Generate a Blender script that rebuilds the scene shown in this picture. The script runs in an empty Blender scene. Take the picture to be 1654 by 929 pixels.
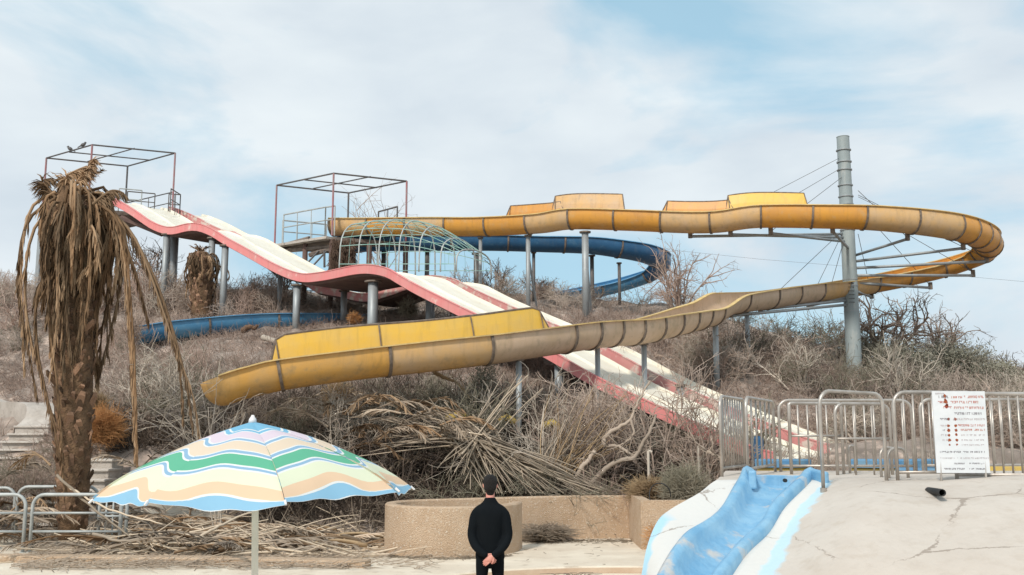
import bpy, math, random
import numpy as np
from mathutils import Vector, Matrix
random.seed(7)
SC = bpy.context.scene
COL = SC.collection
PI = math.pi

# ------------------------------------------------------------------ camera
EYE = 2.2
FPX = 1600.0
HOR = 700.0
TH = math.atan((HOR - 464.5) / FPX)
cam = bpy.data.cameras.new('camera')
cam.sensor_width = 36
cam.lens = 36 * FPX / 1654
cam.clip_start = 0.05
cam.clip_end = 9000
camo = bpy.data.objects.new('camera', cam)
COL.objects.link(camo)
camo.location = (0, 0, EYE)
camo.rotation_euler = (PI / 2 + TH, 0, 0)
SC.camera = camo
SC.render.resolution_x = 1024
SC.render.resolution_y = 575

def P(px, py, Y):
    """world point at distance Y that the photograph shows at px, py"""
    a, b = (px - 827) / FPX, (464.5 - py) / FPX
    dy = math.cos(TH) - b * math.sin(TH)
    dz = math.sin(TH) + b * math.cos(TH)
    return Vector((a * Y / dy, Y, EYE + dz * Y / dy))

# ------------------------------------------------------------------ world, sun, exposure
SUN_EL, SUN_AZ = math.radians(42), math.radians(207)   # azimuth clockwise from +Y: behind the camera, to its left
wd = bpy.data.worlds.new('World')
SC.world = wd
wd.use_nodes = True
nt = wd.node_tree
nt.nodes.clear()
def N(tree, typ, **kw):
    n = tree.nodes.new(typ)
    for k, v in kw.items():
        if k.startswith('i_'):
            n.inputs[k[2:].replace('_', ' ')].default_value = v
        else:
            setattr(n, k, v)
    return n
out = N(nt, 'ShaderNodeOutputWorld')
bg = N(nt, 'ShaderNodeBackground')
bg.inputs['Strength'].default_value = 0.10
sky = N(nt, 'ShaderNodeTexSky')
sky.sky_type = 'NISHITA'
sky.sun_disc = False
sky.sun_elevation = SUN_EL
sky.sun_rotation = SUN_AZ
sky.air_density = 1.0
sky.dust_density = 1.5
tc = N(nt, 'ShaderNodeTexCoord')
mp = N(nt, 'ShaderNodeMapping')
mp.inputs['Scale'].default_value = (1.6, 1.6, 3.9)
mp.inputs['Rotation'].default_value = (0.0, 0.16, 0.3)
mp.inputs['Location'].default_value = (3.1, 0.4, 1.75)
nt.links.new(tc.outputs['Generated'], mp.inputs['Vector'])
nz = N(nt, 'ShaderNodeTexNoise', i_Scale=1.5, i_Detail=9.0, i_Roughness=0.52, i_Distortion=0.35)
nt.links.new(mp.outputs[0], nz.inputs['Vector'])
rp = N(nt, 'ShaderNodeValToRGB')
rp.color_ramp.elements[0].position = 0.38
rp.color_ramp.elements[0].color = (0.24, 0.24, 0.24, 1)
rp.color_ramp.elements[1].position = 0.51
rp.color_ramp.elements[1].color = (1, 1, 1, 1)
nt.links.new(nz.outputs['Fac'], rp.inputs['Fac'])
# cloud tone: grey violet bellies, white tops
nz2 = N(nt, 'ShaderNodeTexNoise', i_Scale=2.6, i_Detail=6.0, i_Roughness=0.5, i_Distortion=0.2)
nt.links.new(mp.outputs[0], nz2.inputs['Vector'])
rp2 = N(nt, 'ShaderNodeValToRGB')
rp2.color_ramp.elements[0].position = 0.30
rp2.color_ramp.elements[0].color = (6.1, 6.9, 7.6, 1)
rp2.color_ramp.elements[1].position = 0.62
rp2.color_ramp.elements[1].color = (7.7, 8.35, 8.7, 1)
nt.links.new(nz2.outputs['Fac'], rp2.inputs['Fac'])
sm = N(nt, 'ShaderNodeMix')
sm.data_type = 'RGBA'; sm.blend_type = 'MIX'
sm.inputs[0].default_value = 0.55
nt.links.new(sky.outputs[0], sm.inputs[6])
sm.inputs[7].default_value = (3.5, 7.4, 9.4, 1)       # thin veil over the clear parts of the sky
mx = N(nt, 'ShaderNodeMix')
mx.data_type = 'RGBA'
nt.links.new(rp.outputs[0], mx.inputs[0])
nt.links.new(sm.outputs[2], mx.inputs[6])
nt.links.new(rp2.outputs[0], mx.inputs[7])
nt.links.new(mx.outputs[2], bg.inputs['Color'])
nt.links.new(bg.outputs[0], out.inputs[0])

sl = bpy.data.lights.new('sun', 'SUN')
sl.energy = 2.7
sl.angle = math.radians(7)
sl.color = (1.0, 0.93, 0.84)
so = bpy.data.objects.new('sun', sl)
COL.objects.link(so)
sd = Vector((math.sin(SUN_AZ) * math.cos(SUN_EL), math.cos(SUN_AZ) * math.cos(SUN_EL), math.sin(SUN_EL)))
so.rotation_euler = sd.to_track_quat('Z', 'Y').to_euler()
SC.view_settings.view_transform = 'Standard'
SC.view_settings.look = 'None'
SC.view_settings.gamma = 1
SC.view_settings.exposure = 0.12
SC.cycles.max_bounces = 5
SC.cycles.diffuse_bounces = 3
SC.cycles.use_denoising = True

# ------------------------------------------------------------------ materials
def srgb(r, g, b):
    f = lambda c: (c / 12.92 if c <= 0.04045 else ((c + 0.055) / 1.055) ** 2.4)
    return (f(r / 255), f(g / 255), f(b / 255), 1)

def mat(name, base, second=None, scale=3.0, rough=0.7, metal=0.0, bump=0.0, bscale=40.0, lo=0.35, hi=0.65,
        third=None, tscale=9.0, tlo=0.6, thi=0.68, rand=0.0, streak=None, coords='Object', stretch=None, detail=6.0, spec=0.5, rndcol=None):
    m = bpy.data.materials.new(name)
    m.use_nodes = True
    t = m.node_tree
    bs = t.nodes['Principled BSDF']
    bs.inputs['Roughness'].default_value = rough
    bs.inputs['Metallic'].default_value = metal
    bs.inputs['Specular IOR Level'].default_value = spec
    co = N(t, 'ShaderNodeTexCoord')
    src = co.outputs[coords]
    if stretch:
        ma = N(t, 'ShaderNodeMapping')
        ma.inputs['Scale'].default_value = stretch
        t.links.new(src, ma.inputs['Vector'])
        src = ma.outputs[0]
    col = None
    c0 = N(t, 'ShaderNodeRGB'); c0.outputs[0].default_value = base
    col = c0.outputs[0]
    def blend(colin, c2, sc, l, h):
        n = N(t, 'ShaderNodeTexNoise', i_Scale=sc, i_Detail=detail, i_Roughness=0.6)
        t.links.new(src, n.inputs['Vector'])
        r = N(t, 'ShaderNodeMapRange')
        r.inputs['From Min'].default_value = l
        r.inputs['From Max'].default_value = h
        t.links.new(n.outputs['Fac'], r.inputs['Value'])
        x = N(t, 'ShaderNodeMix'); x.data_type = 'RGBA'
        t.links.new(r.outputs[0], x.inputs[0])
        t.links.new(colin, x.inputs[6])
        x.inputs[7].default_value = c2
        return x.outputs[2]
    if second: col = blend(col, second, scale, lo, hi)
    if third: col = blend(col, third, tscale, tlo, thi)
    if streak:
        mq = N(t, 'ShaderNodeMapping'); mq.inputs['Scale'].default_value = (7.0, 7.0, 0.7)
        t.links.new(co.outputs['Object'], mq.inputs['Vector'])
        n = N(t, 'ShaderNodeTexNoise', i_Scale=1.0, i_Detail=5.0, i_Roughness=0.65); t.links.new(mq.outputs[0], n.inputs['Vector'])
        r = N(t, 'ShaderNodeMapRange'); r.inputs['From Min'].default_value = .52; r.inputs['From Max'].default_value = .78; r.inputs['To Max'].default_value = .5
        t.links.new(n.outputs['Fac'], r.inputs['Value'])
        x = N(t, 'ShaderNodeMix'); x.data_type = 'RGBA'
        t.links.new(r.outputs[0], x.inputs[0]); t.links.new(col, x.inputs[6]); x.inputs[7].default_value = streak
        col = x.outputs[2]
    if rndcol:
        oi = N(t, 'ShaderNodeObjectInfo')
        x = N(t, 'ShaderNodeMix'); x.data_type = 'RGBA'
        t.links.new(oi.outputs['Random'], x.inputs[0])
        t.links.new(col, x.inputs[6]); x.inputs[7].default_value = rndcol
        col = x.outputs[2]
    if rand:
        oi = N(t, 'ShaderNodeObjectInfo')
        mr = N(t, 'ShaderNodeMapRange')
        mr.inputs['To Min'].default_value = 1 - rand
        mr.inputs['To Max'].default_value = 1 + rand
        ml = N(t, 'ShaderNodeMath', operation='MULTIPLY'); ml.inputs[1].default_value = 7.31
        fr = N(t, 'ShaderNodeMath', operation='FRACT')
        t.links.new(oi.outputs['Random'], ml.inputs[0]); t.links.new(ml.outputs[0], fr.inputs[0])
        t.links.new(fr.outputs[0], mr.inputs['Value'])
        hs = N(t, 'ShaderNodeHueSaturation')
        t.links.new(mr.outputs[0], hs.inputs['Value'])
        t.links.new(col, hs.inputs['Color'])
        col = hs.outputs[0]
    t.links.new(col, bs.inputs['Base Color'])
    if bump:
        n = N(t, 'ShaderNodeTexNoise', i_Scale=bscale, i_Detail=4.0)
        t.links.new(src, n.inputs['Vector'])
        b = N(t, 'ShaderNodeBump', i_Strength=bump, i_Distance=0.05)
        t.links.new(n.outputs['Fac'], b.inputs['Height'])
        t.links.new(b.outputs[0], bs.inputs['Normal'])
    return m

M = {}
M['soil'] = mat('soil', (0.33, 0.27, 0.23, 1), (0.18, 0.145, 0.12, 1), 0.9, 0.95, bump=0.9, bscale=9, third=(0.50, 0.39, 0.32, 1), tscale=2.3, tlo=0.50, thi=0.66)
M['plaza'] = mat('plaza_concrete', (0.74, 0.66, 0.54, 1), (0.62, 0.53, 0.42, 1), 1.1, 0.85, bump=0.3, bscale=30, third=(0.42, 0.34, 0.26, 1), tscale=2.6, tlo=0.56, thi=0.76, detail=10)
M['riser'] = mat('pool_step_paint', (0.52, 0.37, 0.26, 1), (0.60, 0.47, 0.35, 1), 2.0, 0.8, bump=0.2)
M['poolfloor'] = mat('pool_floor', (0.56, 0.40, 0.29, 1), (0.62, 0.50, 0.39, 1), 1.2, 0.8, bump=0.2)
M['roughcast'] = mat('roughcast_wall', (0.62, 0.46, 0.32, 1), (0.54, 0.38, 0.25, 1), 2.5, 0.9, bump=0.9, bscale=55, third=(0.72, 0.62, 0.50, 1), tscale=26, tlo=0.56, thi=0.66)
M['walltop'] = mat('wall_coping', (0.62, 0.52, 0.42, 1), (0.50, 0.40, 0.31, 1), 6, 0.9, bump=0.5)
M['oldconcrete'] = mat('old_concrete', (0.54, 0.49, 0.44, 1), (0.40, 0.355, 0.31, 1), 2.5, 0.9, bump=0.5, third=(0.24, 0.20, 0.17, 1), tscale=7, tlo=0.62, thi=0.75)
M['steptop'] = mat('step_tread', (0.62, 0.57, 0.51, 1), (0.50, 0.45, 0.40, 1), 3, 0.9, bump=0.4)
M['yellow1'] = mat('fibreglass_orange', (0.68, 0.32, 0.045, 1), (0.60, 0.29, 0.07, 1), 1.6, 0.45, third=(0.55, 0.36, 0.17, 1), tscale=2.4, tlo=0.55, thi=0.8, bump=0.06, streak=(0.30, 0.15, 0.05, 1))
M['yellow2'] = mat('fibreglass_faded_ochre', (0.66, 0.40, 0.15, 1), (0.58, 0.40, 0.23, 1), 1.4, 0.55, third=(0.42, 0.30, 0.17, 1), tscale=3.0, tlo=0.55, thi=0.8, bump=0.08, streak=(0.30, 0.19, 0.10, 1))
M['yellow3'] = mat('fibreglass_bleached_tan', (0.62, 0.46, 0.33, 1), (0.55, 0.40, 0.26, 1), 1.8, 0.6, third=(0.36, 0.28, 0.19, 1), tscale=4.0, tlo=0.55, thi=0.8, bump=0.08, streak=(0.28, 0.20, 0.13, 1))
M['yellow4'] = mat('fibreglass_mustard', (0.66, 0.36, 0.085, 1), (0.58, 0.35, 0.13, 1), 1.5, 0.5, third=(0.34, 0.24, 0.12, 1), tscale=3.0, tlo=0.55, thi=0.8, bump=0.08, streak=(0.28, 0.17, 0.06, 1))
M['panelyellow'] = mat('splash_panel_yellow', (0.80, 0.50, 0.07, 1), (0.74, 0.49, 0.12, 1), 1.8, 0.5, bump=0.05, streak=(0.45, 0.30, 0.08, 1))
M['rim'] = mat('rim_pale_yellow', (0.70, 0.50, 0.20, 1), (0.50, 0.36, 0.16, 1), 5, 0.6)
M['joint'] = mat('joint_rust', (0.11, 0.085, 0.065, 1), (0.24, 0.19, 0.15, 1), 8, 0.7)
M['blue1'] = mat('fibreglass_navy', (0.018, 0.085, 0.19, 1), (0.025, 0.12, 0.25, 1), 1.5, 0.4, third=(0.10, 0.2, 0.3, 1), tscale=3, tlo=0.58, thi=0.85, streak=(0.10, 0.14, 0.18, 1))
M['blue2'] = mat('fibreglass_blue', (0.055, 0.22, 0.42, 1), (0.11, 0.30, 0.48, 1), 1.5, 0.45, third=(0.2, 0.32, 0.42, 1), tscale=3, tlo=0.55, thi=0.8)
M['bluerim'] = mat('rim_light_blue', (0.16, 0.38, 0.60, 1), (0.1, 0.28, 0.48, 1), 4, 0.5)
M['lane'] = mat('lane_cream', (0.80, 0.76, 0.66, 1), (0.72, 0.67, 0.55, 1), 1.4, 0.5, third=(0.56, 0.48, 0.38, 1), tscale=4.5, tlo=0.62, thi=0.78)
M['lanered'] = mat('side_red', (0.78, 0.245, 0.24, 1), (0.72, 0.30, 0.28, 1), 1.5, 0.6, third=(0.76, 0.56, 0.50, 1), tscale=3.0, tlo=0.60, thi=0.72, streak=(0.46, 0.16, 0.14, 1))
M['laneredold'] = mat('side_red_peeling', (0.62, 0.24, 0.23, 1), (0.66, 0.33, 0.30, 1), 1.5, 0.65, third=(0.66, 0.54, 0.47, 1), tscale=3.0, tlo=0.50, thi=0.58)
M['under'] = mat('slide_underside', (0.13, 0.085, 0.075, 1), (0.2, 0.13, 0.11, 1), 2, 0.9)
M['galv'] = mat('galvanised_steel', (0.36, 0.39, 0.40, 1), (0.30, 0.32, 0.33, 1), 2.2, 0.5, metal=0.25, third=(0.30, 0.22, 0.16, 1), tscale=6, tlo=0.64, thi=0.76, streak=(0.22, 0.20, 0.18, 1))
M['pylon'] = mat('pylon_grey_paint', (0.33, 0.38, 0.38, 1), (0.27, 0.32, 0.33, 1), 1.2, 0.6, third=(0.42, 0.44, 0.42, 1), tscale=3, tlo=0.56, thi=0.7, bump=0.1, stretch=(1, 1, 0.35), streak=(0.22, 0.24, 0.23, 1))
M['darksteel'] = mat('dark_steel', (0.09, 0.095, 0.10, 1), (0.15, 0.13, 0.12, 1), 5, 0.6, metal=0.2)
M['redsteel'] = mat('red_painted_steel', (0.36, 0.12, 0.13, 1), (0.30, 0.22, 0.22, 1), 3, 0.6)
M['stainless'] = mat('stainless_tube', (0.55, 0.51, 0.465, 1), (0.36, 0.32, 0.28, 1), 4, 0.38, metal=0.5, third=(0.26, 0.20, 0.15, 1), tscale=12, tlo=0.66, thi=0.8)
M['greytube'] = mat('grey_tube', (0.46, 0.48, 0.47, 1), (0.36, 0.38, 0.37, 1), 4, 0.5, metal=0.2)
M['deckwood'] = mat('deck_boards', (0.13, 0.10, 0.085, 1), (0.24, 0.2, 0.17, 1), 4, 0.9)
M['greenwire'] = mat('green_wire', (0.16, 0.36, 0.31, 1), (0.36, 0.48, 0.44, 1), 3, 0.6)
M['matting'] = mat('palm_matting', (0.22, 0.14, 0.10, 1), (0.13, 0.085, 0.06, 1), 8, 0.95, bump=1.0, bscale=25)
M['skin'] = mat('skin', (0.60, 0.25, 0.20, 1), (0.66, 0.31, 0.24, 1), 12, 0.6)
M['black'] = mat('black_wool', (0.004, 0.006, 0.008, 1), (0.006, 0.008, 0.010, 1), 3, 0.9, spec=0.12)
M['hair'] = mat('black_hair', (0.010, 0.009, 0.009, 1), (0.018, 0.015, 0.013, 1), 30, 0.75, bump=0.6, bscale=90, spec=0.3)
M['pole'] = mat('pole_cream', (0.84, 0.79, 0.70, 1), (0.74, 0.68, 0.58, 1), 6, 0.45)
M['white'] = mat('white_plastic', (0.8, 0.8, 0.8, 1), (0.72, 0.7, 0.7, 1), 6, 0.4)
M['bluepaint'] = mat('playslide_blue', (0.15, 0.36, 0.56, 1), (0.27, 0.48, 0.64, 1), 3.2, 0.5, third=(0.50, 0.50, 0.49, 1), tscale=2.3, tlo=0.57, thi=0.66, bump=0.2, bscale=16, streak=(0.11, 0.28, 0.46, 1), detail=10)
M['blackrub'] = mat('black_pipe', (0.01, 0.01, 0.01, 1), (0.02, 0.02, 0.02, 1), 9, 0.6)
M['signwhite'] = mat('sign_board', (0.72, 0.74, 0.76, 1), (0.64, 0.67, 0.69, 1), 5, 0.5)
M['inkred'] = mat('sign_red', (0.42, 0.05, 0.04, 1), (0.5, 0.16, 0.08, 1), 20, 0.6)
M['inkdark'] = mat('sign_dark', (0.10, 0.09, 0.12, 1), (0.2, 0.18, 0.2, 1), 20, 0.6)
M['inkpale'] = mat('sign_faded', (0.38, 0.36, 0.38, 1), (0.5, 0.42, 0.42, 1), 20, 0.6)
M['rust'] = mat('rust_blot', (0.36, 0.10, 0.02, 1), (0.20, 0.03, 0.02, 1), 16, 0.8)
M['poolblue'] = mat('pool_wall_blue', (0.06, 0.19, 0.36, 1), (0.14, 0.27, 0.38, 1), 3, 0.6)
M['poolyellow'] = mat('pool_wall_yellow', (0.60, 0.42, 0.08, 1), (0.5, 0.36, 0.12, 1), 3, 0.7)
# vegetation
def veg(name, c, c2, rand=0.22, rc=None, rough=0.9):
    return mat(name, c, c2, 0.9, rough, rand=rand, rndcol=rc, spec=0.2)
M['twig'] = veg('twig_grey_brown', (0.46, 0.35, 0.28, 1), (0.30, 0.22, 0.175, 1), rc=(0.48, 0.40, 0.34, 1))
M['twigpink'] = veg('twig_pinkish', (0.50, 0.375, 0.31, 1), (0.35, 0.26, 0.215, 1))
M['twigdark'] = veg('twig_dark', (0.225, 0.175, 0.145, 1), (0.14, 0.11, 0.092, 1))
M['twigshade'] = veg('twig_shade_brown', (0.15, 0.115, 0.09, 1), (0.08, 0.062, 0.05, 1))  # very dark brown: the shade inside the thicket is put into the twig colour
M['twigpale'] = veg('twig_pale', (0.58, 0.51, 0.43, 1), (0.45, 0.39, 0.32, 1))
M['twiggreen'] = veg('twig_olive', (0.22, 0.205, 0.15, 1), (0.31, 0.275, 0.21, 1))
M['stalk'] = veg('fallen_stalk', (0.34, 0.285, 0.23, 1), (0.20, 0.165, 0.13, 1), rand=0.45, rc=(0.44, 0.36, 0.27, 1))
M['limb'] = veg('weathered_limb', (0.44, 0.36, 0.29, 1), (0.30, 0.24, 0.19, 1))
M['straw'] = veg('straw', (0.48, 0.35, 0.21, 1), (0.36, 0.25, 0.15, 1))
M['orange'] = veg('dry_orange_weed', (0.54, 0.29, 0.125, 1), (0.38, 0.19, 0.08, 1))
M['frond'] = veg('dead_frond', (0.25, 0.15, 0.08, 1), (0.13, 0.075, 0.04, 1), rand=0.55, rc=(0.31, 0.215, 0.135, 1))
M['frondgrey'] = veg('dead_frond_grey', (0.33, 0.275, 0.22, 1), (0.19, 0.155, 0.125, 1), rand=0.5, rc=(0.42, 0.33, 0.245, 1))
M['palmbark'] = mat('palm_bark', (0.20, 0.12, 0.065, 1), (0.11, 0.065, 0.035, 1), 6, 0.95, bump=1.0, bscale=22)
M['boot'] = mat('palm_leaf_base', (0.22, 0.13, 0.07, 1), (0.10, 0.06, 0.035, 1), 9, 0.9, rand=0.5, bump=0.8, bscale=30, rndcol=(0.46, 0.27, 0.17, 1))
M['leafgrey'] = veg('leaf_grey_green', (0.25, 0.245, 0.19, 1), (0.33, 0.31, 0.25, 1))

# ------------------------------------------------------------------ mesh helpers
class MB:
    def __init__(s): s.v = []; s.f = []
    def quad_grid(s, rows, close=False):
        b = len(s.v); n = len(rows[0])
        for r in rows: s.v += [tuple(p) for p in r]
        for i in range(len(rows) - 1):
            for j in range(n if close else n - 1):
                k = (j + 1) % n
                s.f.append((b + i * n + j, b + i * n + k, b + (i + 1) * n + k, b + (i + 1) * n + j))
        return b, n
    def tube(s, pts, r, n=8, cap=True):
        pts = [Vector(p) for p in pts]
        rr = r if isinstance(r, (list, tuple)) else [r] * len(pts)
        rows = []
        ref = None
        for i, p in enumerate(pts):
            a = pts[max(i - 1, 0)]; c = pts[min(i + 1, len(pts) - 1)]
            t = (c - a)
            t = t.normalized() if t.length > 1e-9 else Vector((0, 0, 1))
            if ref is None:
                ref = t.orthogonal().normalized()
            ref = (ref - t * ref.dot(t))
            ref = ref.normalized() if ref.length > 1e-6 else t.orthogonal().normalized()
            q = t.cross(ref)
            rows.append([p + (ref * math.cos(2 * PI * k / n) + q * math.sin(2 * PI * k / n)) * rr[i] for k in range(n)])
        b, _ = s.quad_grid(rows, True)
        if cap:
            s.f.append(tuple(b + k for k in range(n))[::-1])
            s.f.append(tuple(b + (len(pts) - 1) * n + k for k in range(n)))
        return s
    def box(s, c, size, rz=0, tilt=None):
        c = Vector(c); x, y, z = [d / 2 for d in size]
        R = Matrix.Rotation(rz, 3, 'Z')
        if tilt is not None: R = R @ tilt
        b = len(s.v)
        for dx, dy, dz in ((-1,-1,-1),(1,-1,-1),(1,1,-1),(-1,1,-1),(-1,-1,1),(1,-1,1),(1,1,1),(-1,1,1)):
            s.v.append(tuple(c + R @ Vector((dx * x, dy * y, dz * z))))
        for f in ((3,2,1,0),(4,5,6,7),(0,1,5,4),(1,2,6,5),(2,3,7,6),(3,0,4,7)):
            s.f.append(tuple(b + i for i in f))
        return s
    def ell(s, c, rad, n=14, m=9, R=None):
        c = Vector(c); rows = []
        for i in range(m + 1):
            ph = PI * i / m
            row = []
            for k in range(n):
                v = Vector((rad[0] * max(math.sin(ph), 1e-3) * math.cos(2*PI*k/n), rad[1] * max(math.sin(ph), 1e-3) * math.sin(2*PI*k/n), rad[2] * math.cos(ph)))
                if R is not None: v = R @ v
                row.append(c + v)
            rows.append(row)
        s.quad_grid(rows[::-1], True)
        return s
    def build(s, name, m, parent=None, smooth=False, bevel=0):
        me = bpy.data.meshes.new(name)
        me.from_pydata(s.v, [], s.f)
        me.materials.append(m)
        if smooth:
            me.polygons.foreach_set('use_smooth', [True] * len(me.polygons))
        me.update()
        o = bpy.data.objects.new(name, me)
        COL.objects.link(o)
        if parent is not None: o.parent = parent
        if bevel:
            md = o.modifiers.new('bevel', 'BEVEL'); md.width = bevel; md.segments = 2; md.limit_method = 'ANGLE'
        if smooth == 'auto':
            pass
        return o

def np_obj(name, V, F, m, parent=None, smooth=False):
    me = bpy.data.meshes.new(name)
    nv, nf, k = len(V), len(F), F.shape[1]
    me.vertices.add(nv); me.vertices.foreach_set('co', np.asarray(V, np.float32).ravel())
    me.loops.add(nf * k); me.loops.foreach_set('vertex_index', F.astype(np.int32).ravel())
    me.polygons.add(nf)
    me.polygons.foreach_set('loop_start', np.arange(0, nf * k, k, dtype=np.int32))
    me.polygons.foreach_set('loop_total', np.full(nf, k, np.int32))
    if smooth: me.polygons.foreach_set('use_smooth', np.ones(nf, bool))
    me.materials.append(m)
    me.update(calc_edges=True)
    o = bpy.data.objects.new(name, me)
    COL.objects.link(o)
    if parent is not None: o.parent = parent
    return o

def tag(o, label=None, cat=None, group=None, kind=None):
    if label: o['label'] = label
    if cat: o['category'] = cat
    if group: o['group'] = group
    if kind: o['kind'] = kind
    return o
def empty(name, loc=(0, 0, 0), label=None, cat=None, group=None, rz=0):
    """an Empty at the thing's base; children are built in world space and keep their place"""
    o = bpy.data.objects.new(name, None)
    COL.objects.link(o)
    o.empty_display_size = 0.2
    o.location = loc
    o.rotation_euler = (0, 0, rz)
    tag(o, label, cat, group)
    return o
def settle(root):
    """children were built in world coordinates: cancel the root's own transform"""
    inv = (Matrix.Translation(root.location) @ root.rotation_euler.to_matrix().to_4x4()).inverted()
    for ch in [o for o in COL.objects if o.parent is root]:
        ch.matrix_parent_inverse = inv
def copy_tree(o, parent=None):
    c = o.copy(); COL.objects.link(c)
    if parent is not None: c.parent = parent
    for ch in list(o.children): copy_tree(ch, c)
    return c

def spline(pts, n=8):
    """Catmull-Rom through Vectors of any size (as numpy rows)"""
    A = np.array([list(p) for p in pts], float)
    A = np.vstack([2 * A[0] - A[1], A, 2 * A[-1] - A[-2]])
    out = []
    for i in range(1, len(A) - 2):
        for k in range(n):
            t = k / n
            p0, p1, p2, p3 = A[i-1], A[i], A[i+1], A[i+2]
            out.append(0.5 * ((2*p1) + (-p0+p2)*t + (2*p0-5*p1+4*p2-p3)*t*t + (-p0+3*p1-3*p2+p3)*t**3))
    out.append(A[-2])
    return np.array(out)
def resample(A, step):
    d = np.r_[0, np.cumsum(np.linalg.norm(np.diff(A[:, :3], axis=0), axis=1))]
    n = max(2, int(round(d[-1] / step)) + 1)
    s = np.linspace(0, d[-1], n)
    return np.stack([np.interp(s, d, A[:, k]) for k in range(A.shape[1])], 1)

# ------------------------------------------------------------------ terrain
ctrl = [(-100,640,33),(0,640,33),(0,505,39),(40,694,28.6),(40,748,26.2),(40,775,24.6),(0,795,23),(100,868,20),(165,862,22),(165,835,23),(165,748,24.9),(120,800,23),(250,705,25.5),
        (300,645,28),(300,570,32),(225,552,35),(420,545,34),(450,615,28.5),(300,505,38.5),(600,522,36),(600,600,30),(500,700,25),
        (700,700,24.8),(700,790,22.6),(1000,790,22.6),(1000,690,26.5),(1080,720,25.5),(1130,705,26.8),(1180,745,24.5),(1230,750,24),(1000,560,32),(850,505,38),(1150,625,30),(1150,540,36),
        (1380,612,37.3),(1380,690,28),(1300,740,24),(1500,606,40),(1650,612,40),(1650,705,28),(1500,765,22),(1300,775,21),
        (1750,612,40),(1750,705,28),(420,812,24),(550,780,22.7),(0,470,44),(300,470,44),(600,480,44),(900,480,44),(1150,515,44),(1400,580,44),(1650,600,44),
        (850,615,28.5),(700,560,33),(1750,770,21.5)]
CP = np.array([list(P(*c)) for c in ctrl] + [[x, y, -0.06] for x in (-16,-10,-5,0,5,10,16) for y in (19.6,18,16)] )
def _tps(pts):
    n = len(pts); X = pts[:, :2]
    d = np.linalg.norm(X[:, None] - X[None], axis=2)
    K = np.where(d > 0, d*d*np.log(d + 1e-12), 0) + np.eye(n) * 0.6
    Q = np.c_[np.ones(n), X]
    A = np.zeros((n+3, n+3)); A[:n,:n] = K; A[:n,n:] = Q; A[n:,:n] = Q.T
    w = np.linalg.solve(A, np.r_[pts[:, 2], 0, 0, 0])
    return w
TW = _tps(CP)
def height(x, y):
    x = np.asarray(x, float); y = np.asarray(y, float)
    xc = np.clip(x, -22, 22); yc = np.clip(y, 16, 46)
    d = np.hypot(xc[..., None] - CP[:, 0], yc[..., None] - CP[:, 1])
    h = (np.where(d > 0, d*d*np.log(d + 1e-12), 0) * TW[:len(CP)]).sum(-1) + TW[-3] + TW[-2]*xc + TW[-1]*yc
    y0 = np.interp(x, [-11.5, -9.5, -3.2, -2.2], [19.6, 21.3, 21.5, 21.9])
    a = np.clip((y - y0) / 2.0, 0, 1); a = a*a*(3-2*a)
    h = -0.06*(1-a) + h*a
    h = np.maximum(h, -0.06)
    b = np.clip((y - 44) / 90, 0, 1); b = b*b*(3-2*b)
    c = np.clip((np.abs(x) - 40) / 80, 0, 1)
    h = h*(1-b)*(1-c) - 0.06
    pool = np.hypot(x - 1.8, y - 12.65) < 5.6
    return np.where(pool | (y < 15), -0.5, h)
def H(x, y): return float(height(np.array([x]), np.array([y]))[0])

def terrain():
    xs = np.unique(np.r_[-4000, -1500, -600, -300, -160, np.arange(-100, -30, 10), np.arange(-30, 30.01, 0.4), np.arange(40, 101, 10), 160, 300, 600, 1500, 4000])
    ys = np.unique(np.r_[-4000, -1000, -200, -50, 0, 10, 14, np.arange(15, 50.01, 0.4), np.arange(52, 140, 8), 170, 250, 500, 1200, 3000, 6000])
    X, Y = np.meshgrid(xs, ys)
    Z = height(X, Y)
    rng = np.random.default_rng(3)
    rough = rng.normal(0, 0.045, Z.shape)
    rough = rough + np.roll(rough, 1, 0) + np.roll(rough, 1, 1) + np.roll(np.roll(rough, 1, 0), 1, 1)
    Z = Z + np.where((Y > 21) & (Y < 48), rough, 0)
    V = np.stack([X, Y, Z], -1).reshape(-1, 3)
    n = len(xs); i = np.arange(len(ys)-1)[:, None]*n + np.arange(n-1)[None]
    F = np.stack([i, i+1, i+1+n, i+n], -1).reshape(-1, 4)
    o = np_obj('ground', V, F, M['soil'], smooth=True)
    tag(o, 'dry brown soil of the plaza edge and the hillside', kind='structure')
terrain()

# plaza with the round pool: rings about the pool centre
PC = Vector((1.8, 12.65, 0))
def ring_sheet(name, prof, m, label, n=160):
    mb = MB()
    rows = []
    for r, z in prof:
        rows.append([PC + Vector((r*math.sin(2*PI*k/n), r*math.cos(2*PI*k/n), z)) for k in range(n)])
    mb.quad_grid(rows, True)
    o = mb.build(name, m)
    tag(o, label, kind='structure')
    return o
ring_sheet('plaza', [(4.45, -0.025), (4.47, 0.0), (6, 0), (9, 0), (12, 0), (15.5, 0)], M['plaza'], 'cream concrete plaza around the empty pool')
ring_sheet('pool_steps', [(3.83, -0.33), (3.83, -0.145), (3.86, -0.12), (4.45, -0.12), (4.45, -0.025)], M['riser'], 'tan concrete step ring of the empty pool')
ring_sheet('pool_floor', [(0.01, -0.13), (3.8, -0.13), (3.828, -0.135)], M['poolfloor'], 'tan floor of the empty pool')
ring_sheet('pool_tread', [(3.86, -0.116), (4.42, -0.116)], M['plaza'], 'pale tread of the pool step')

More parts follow.
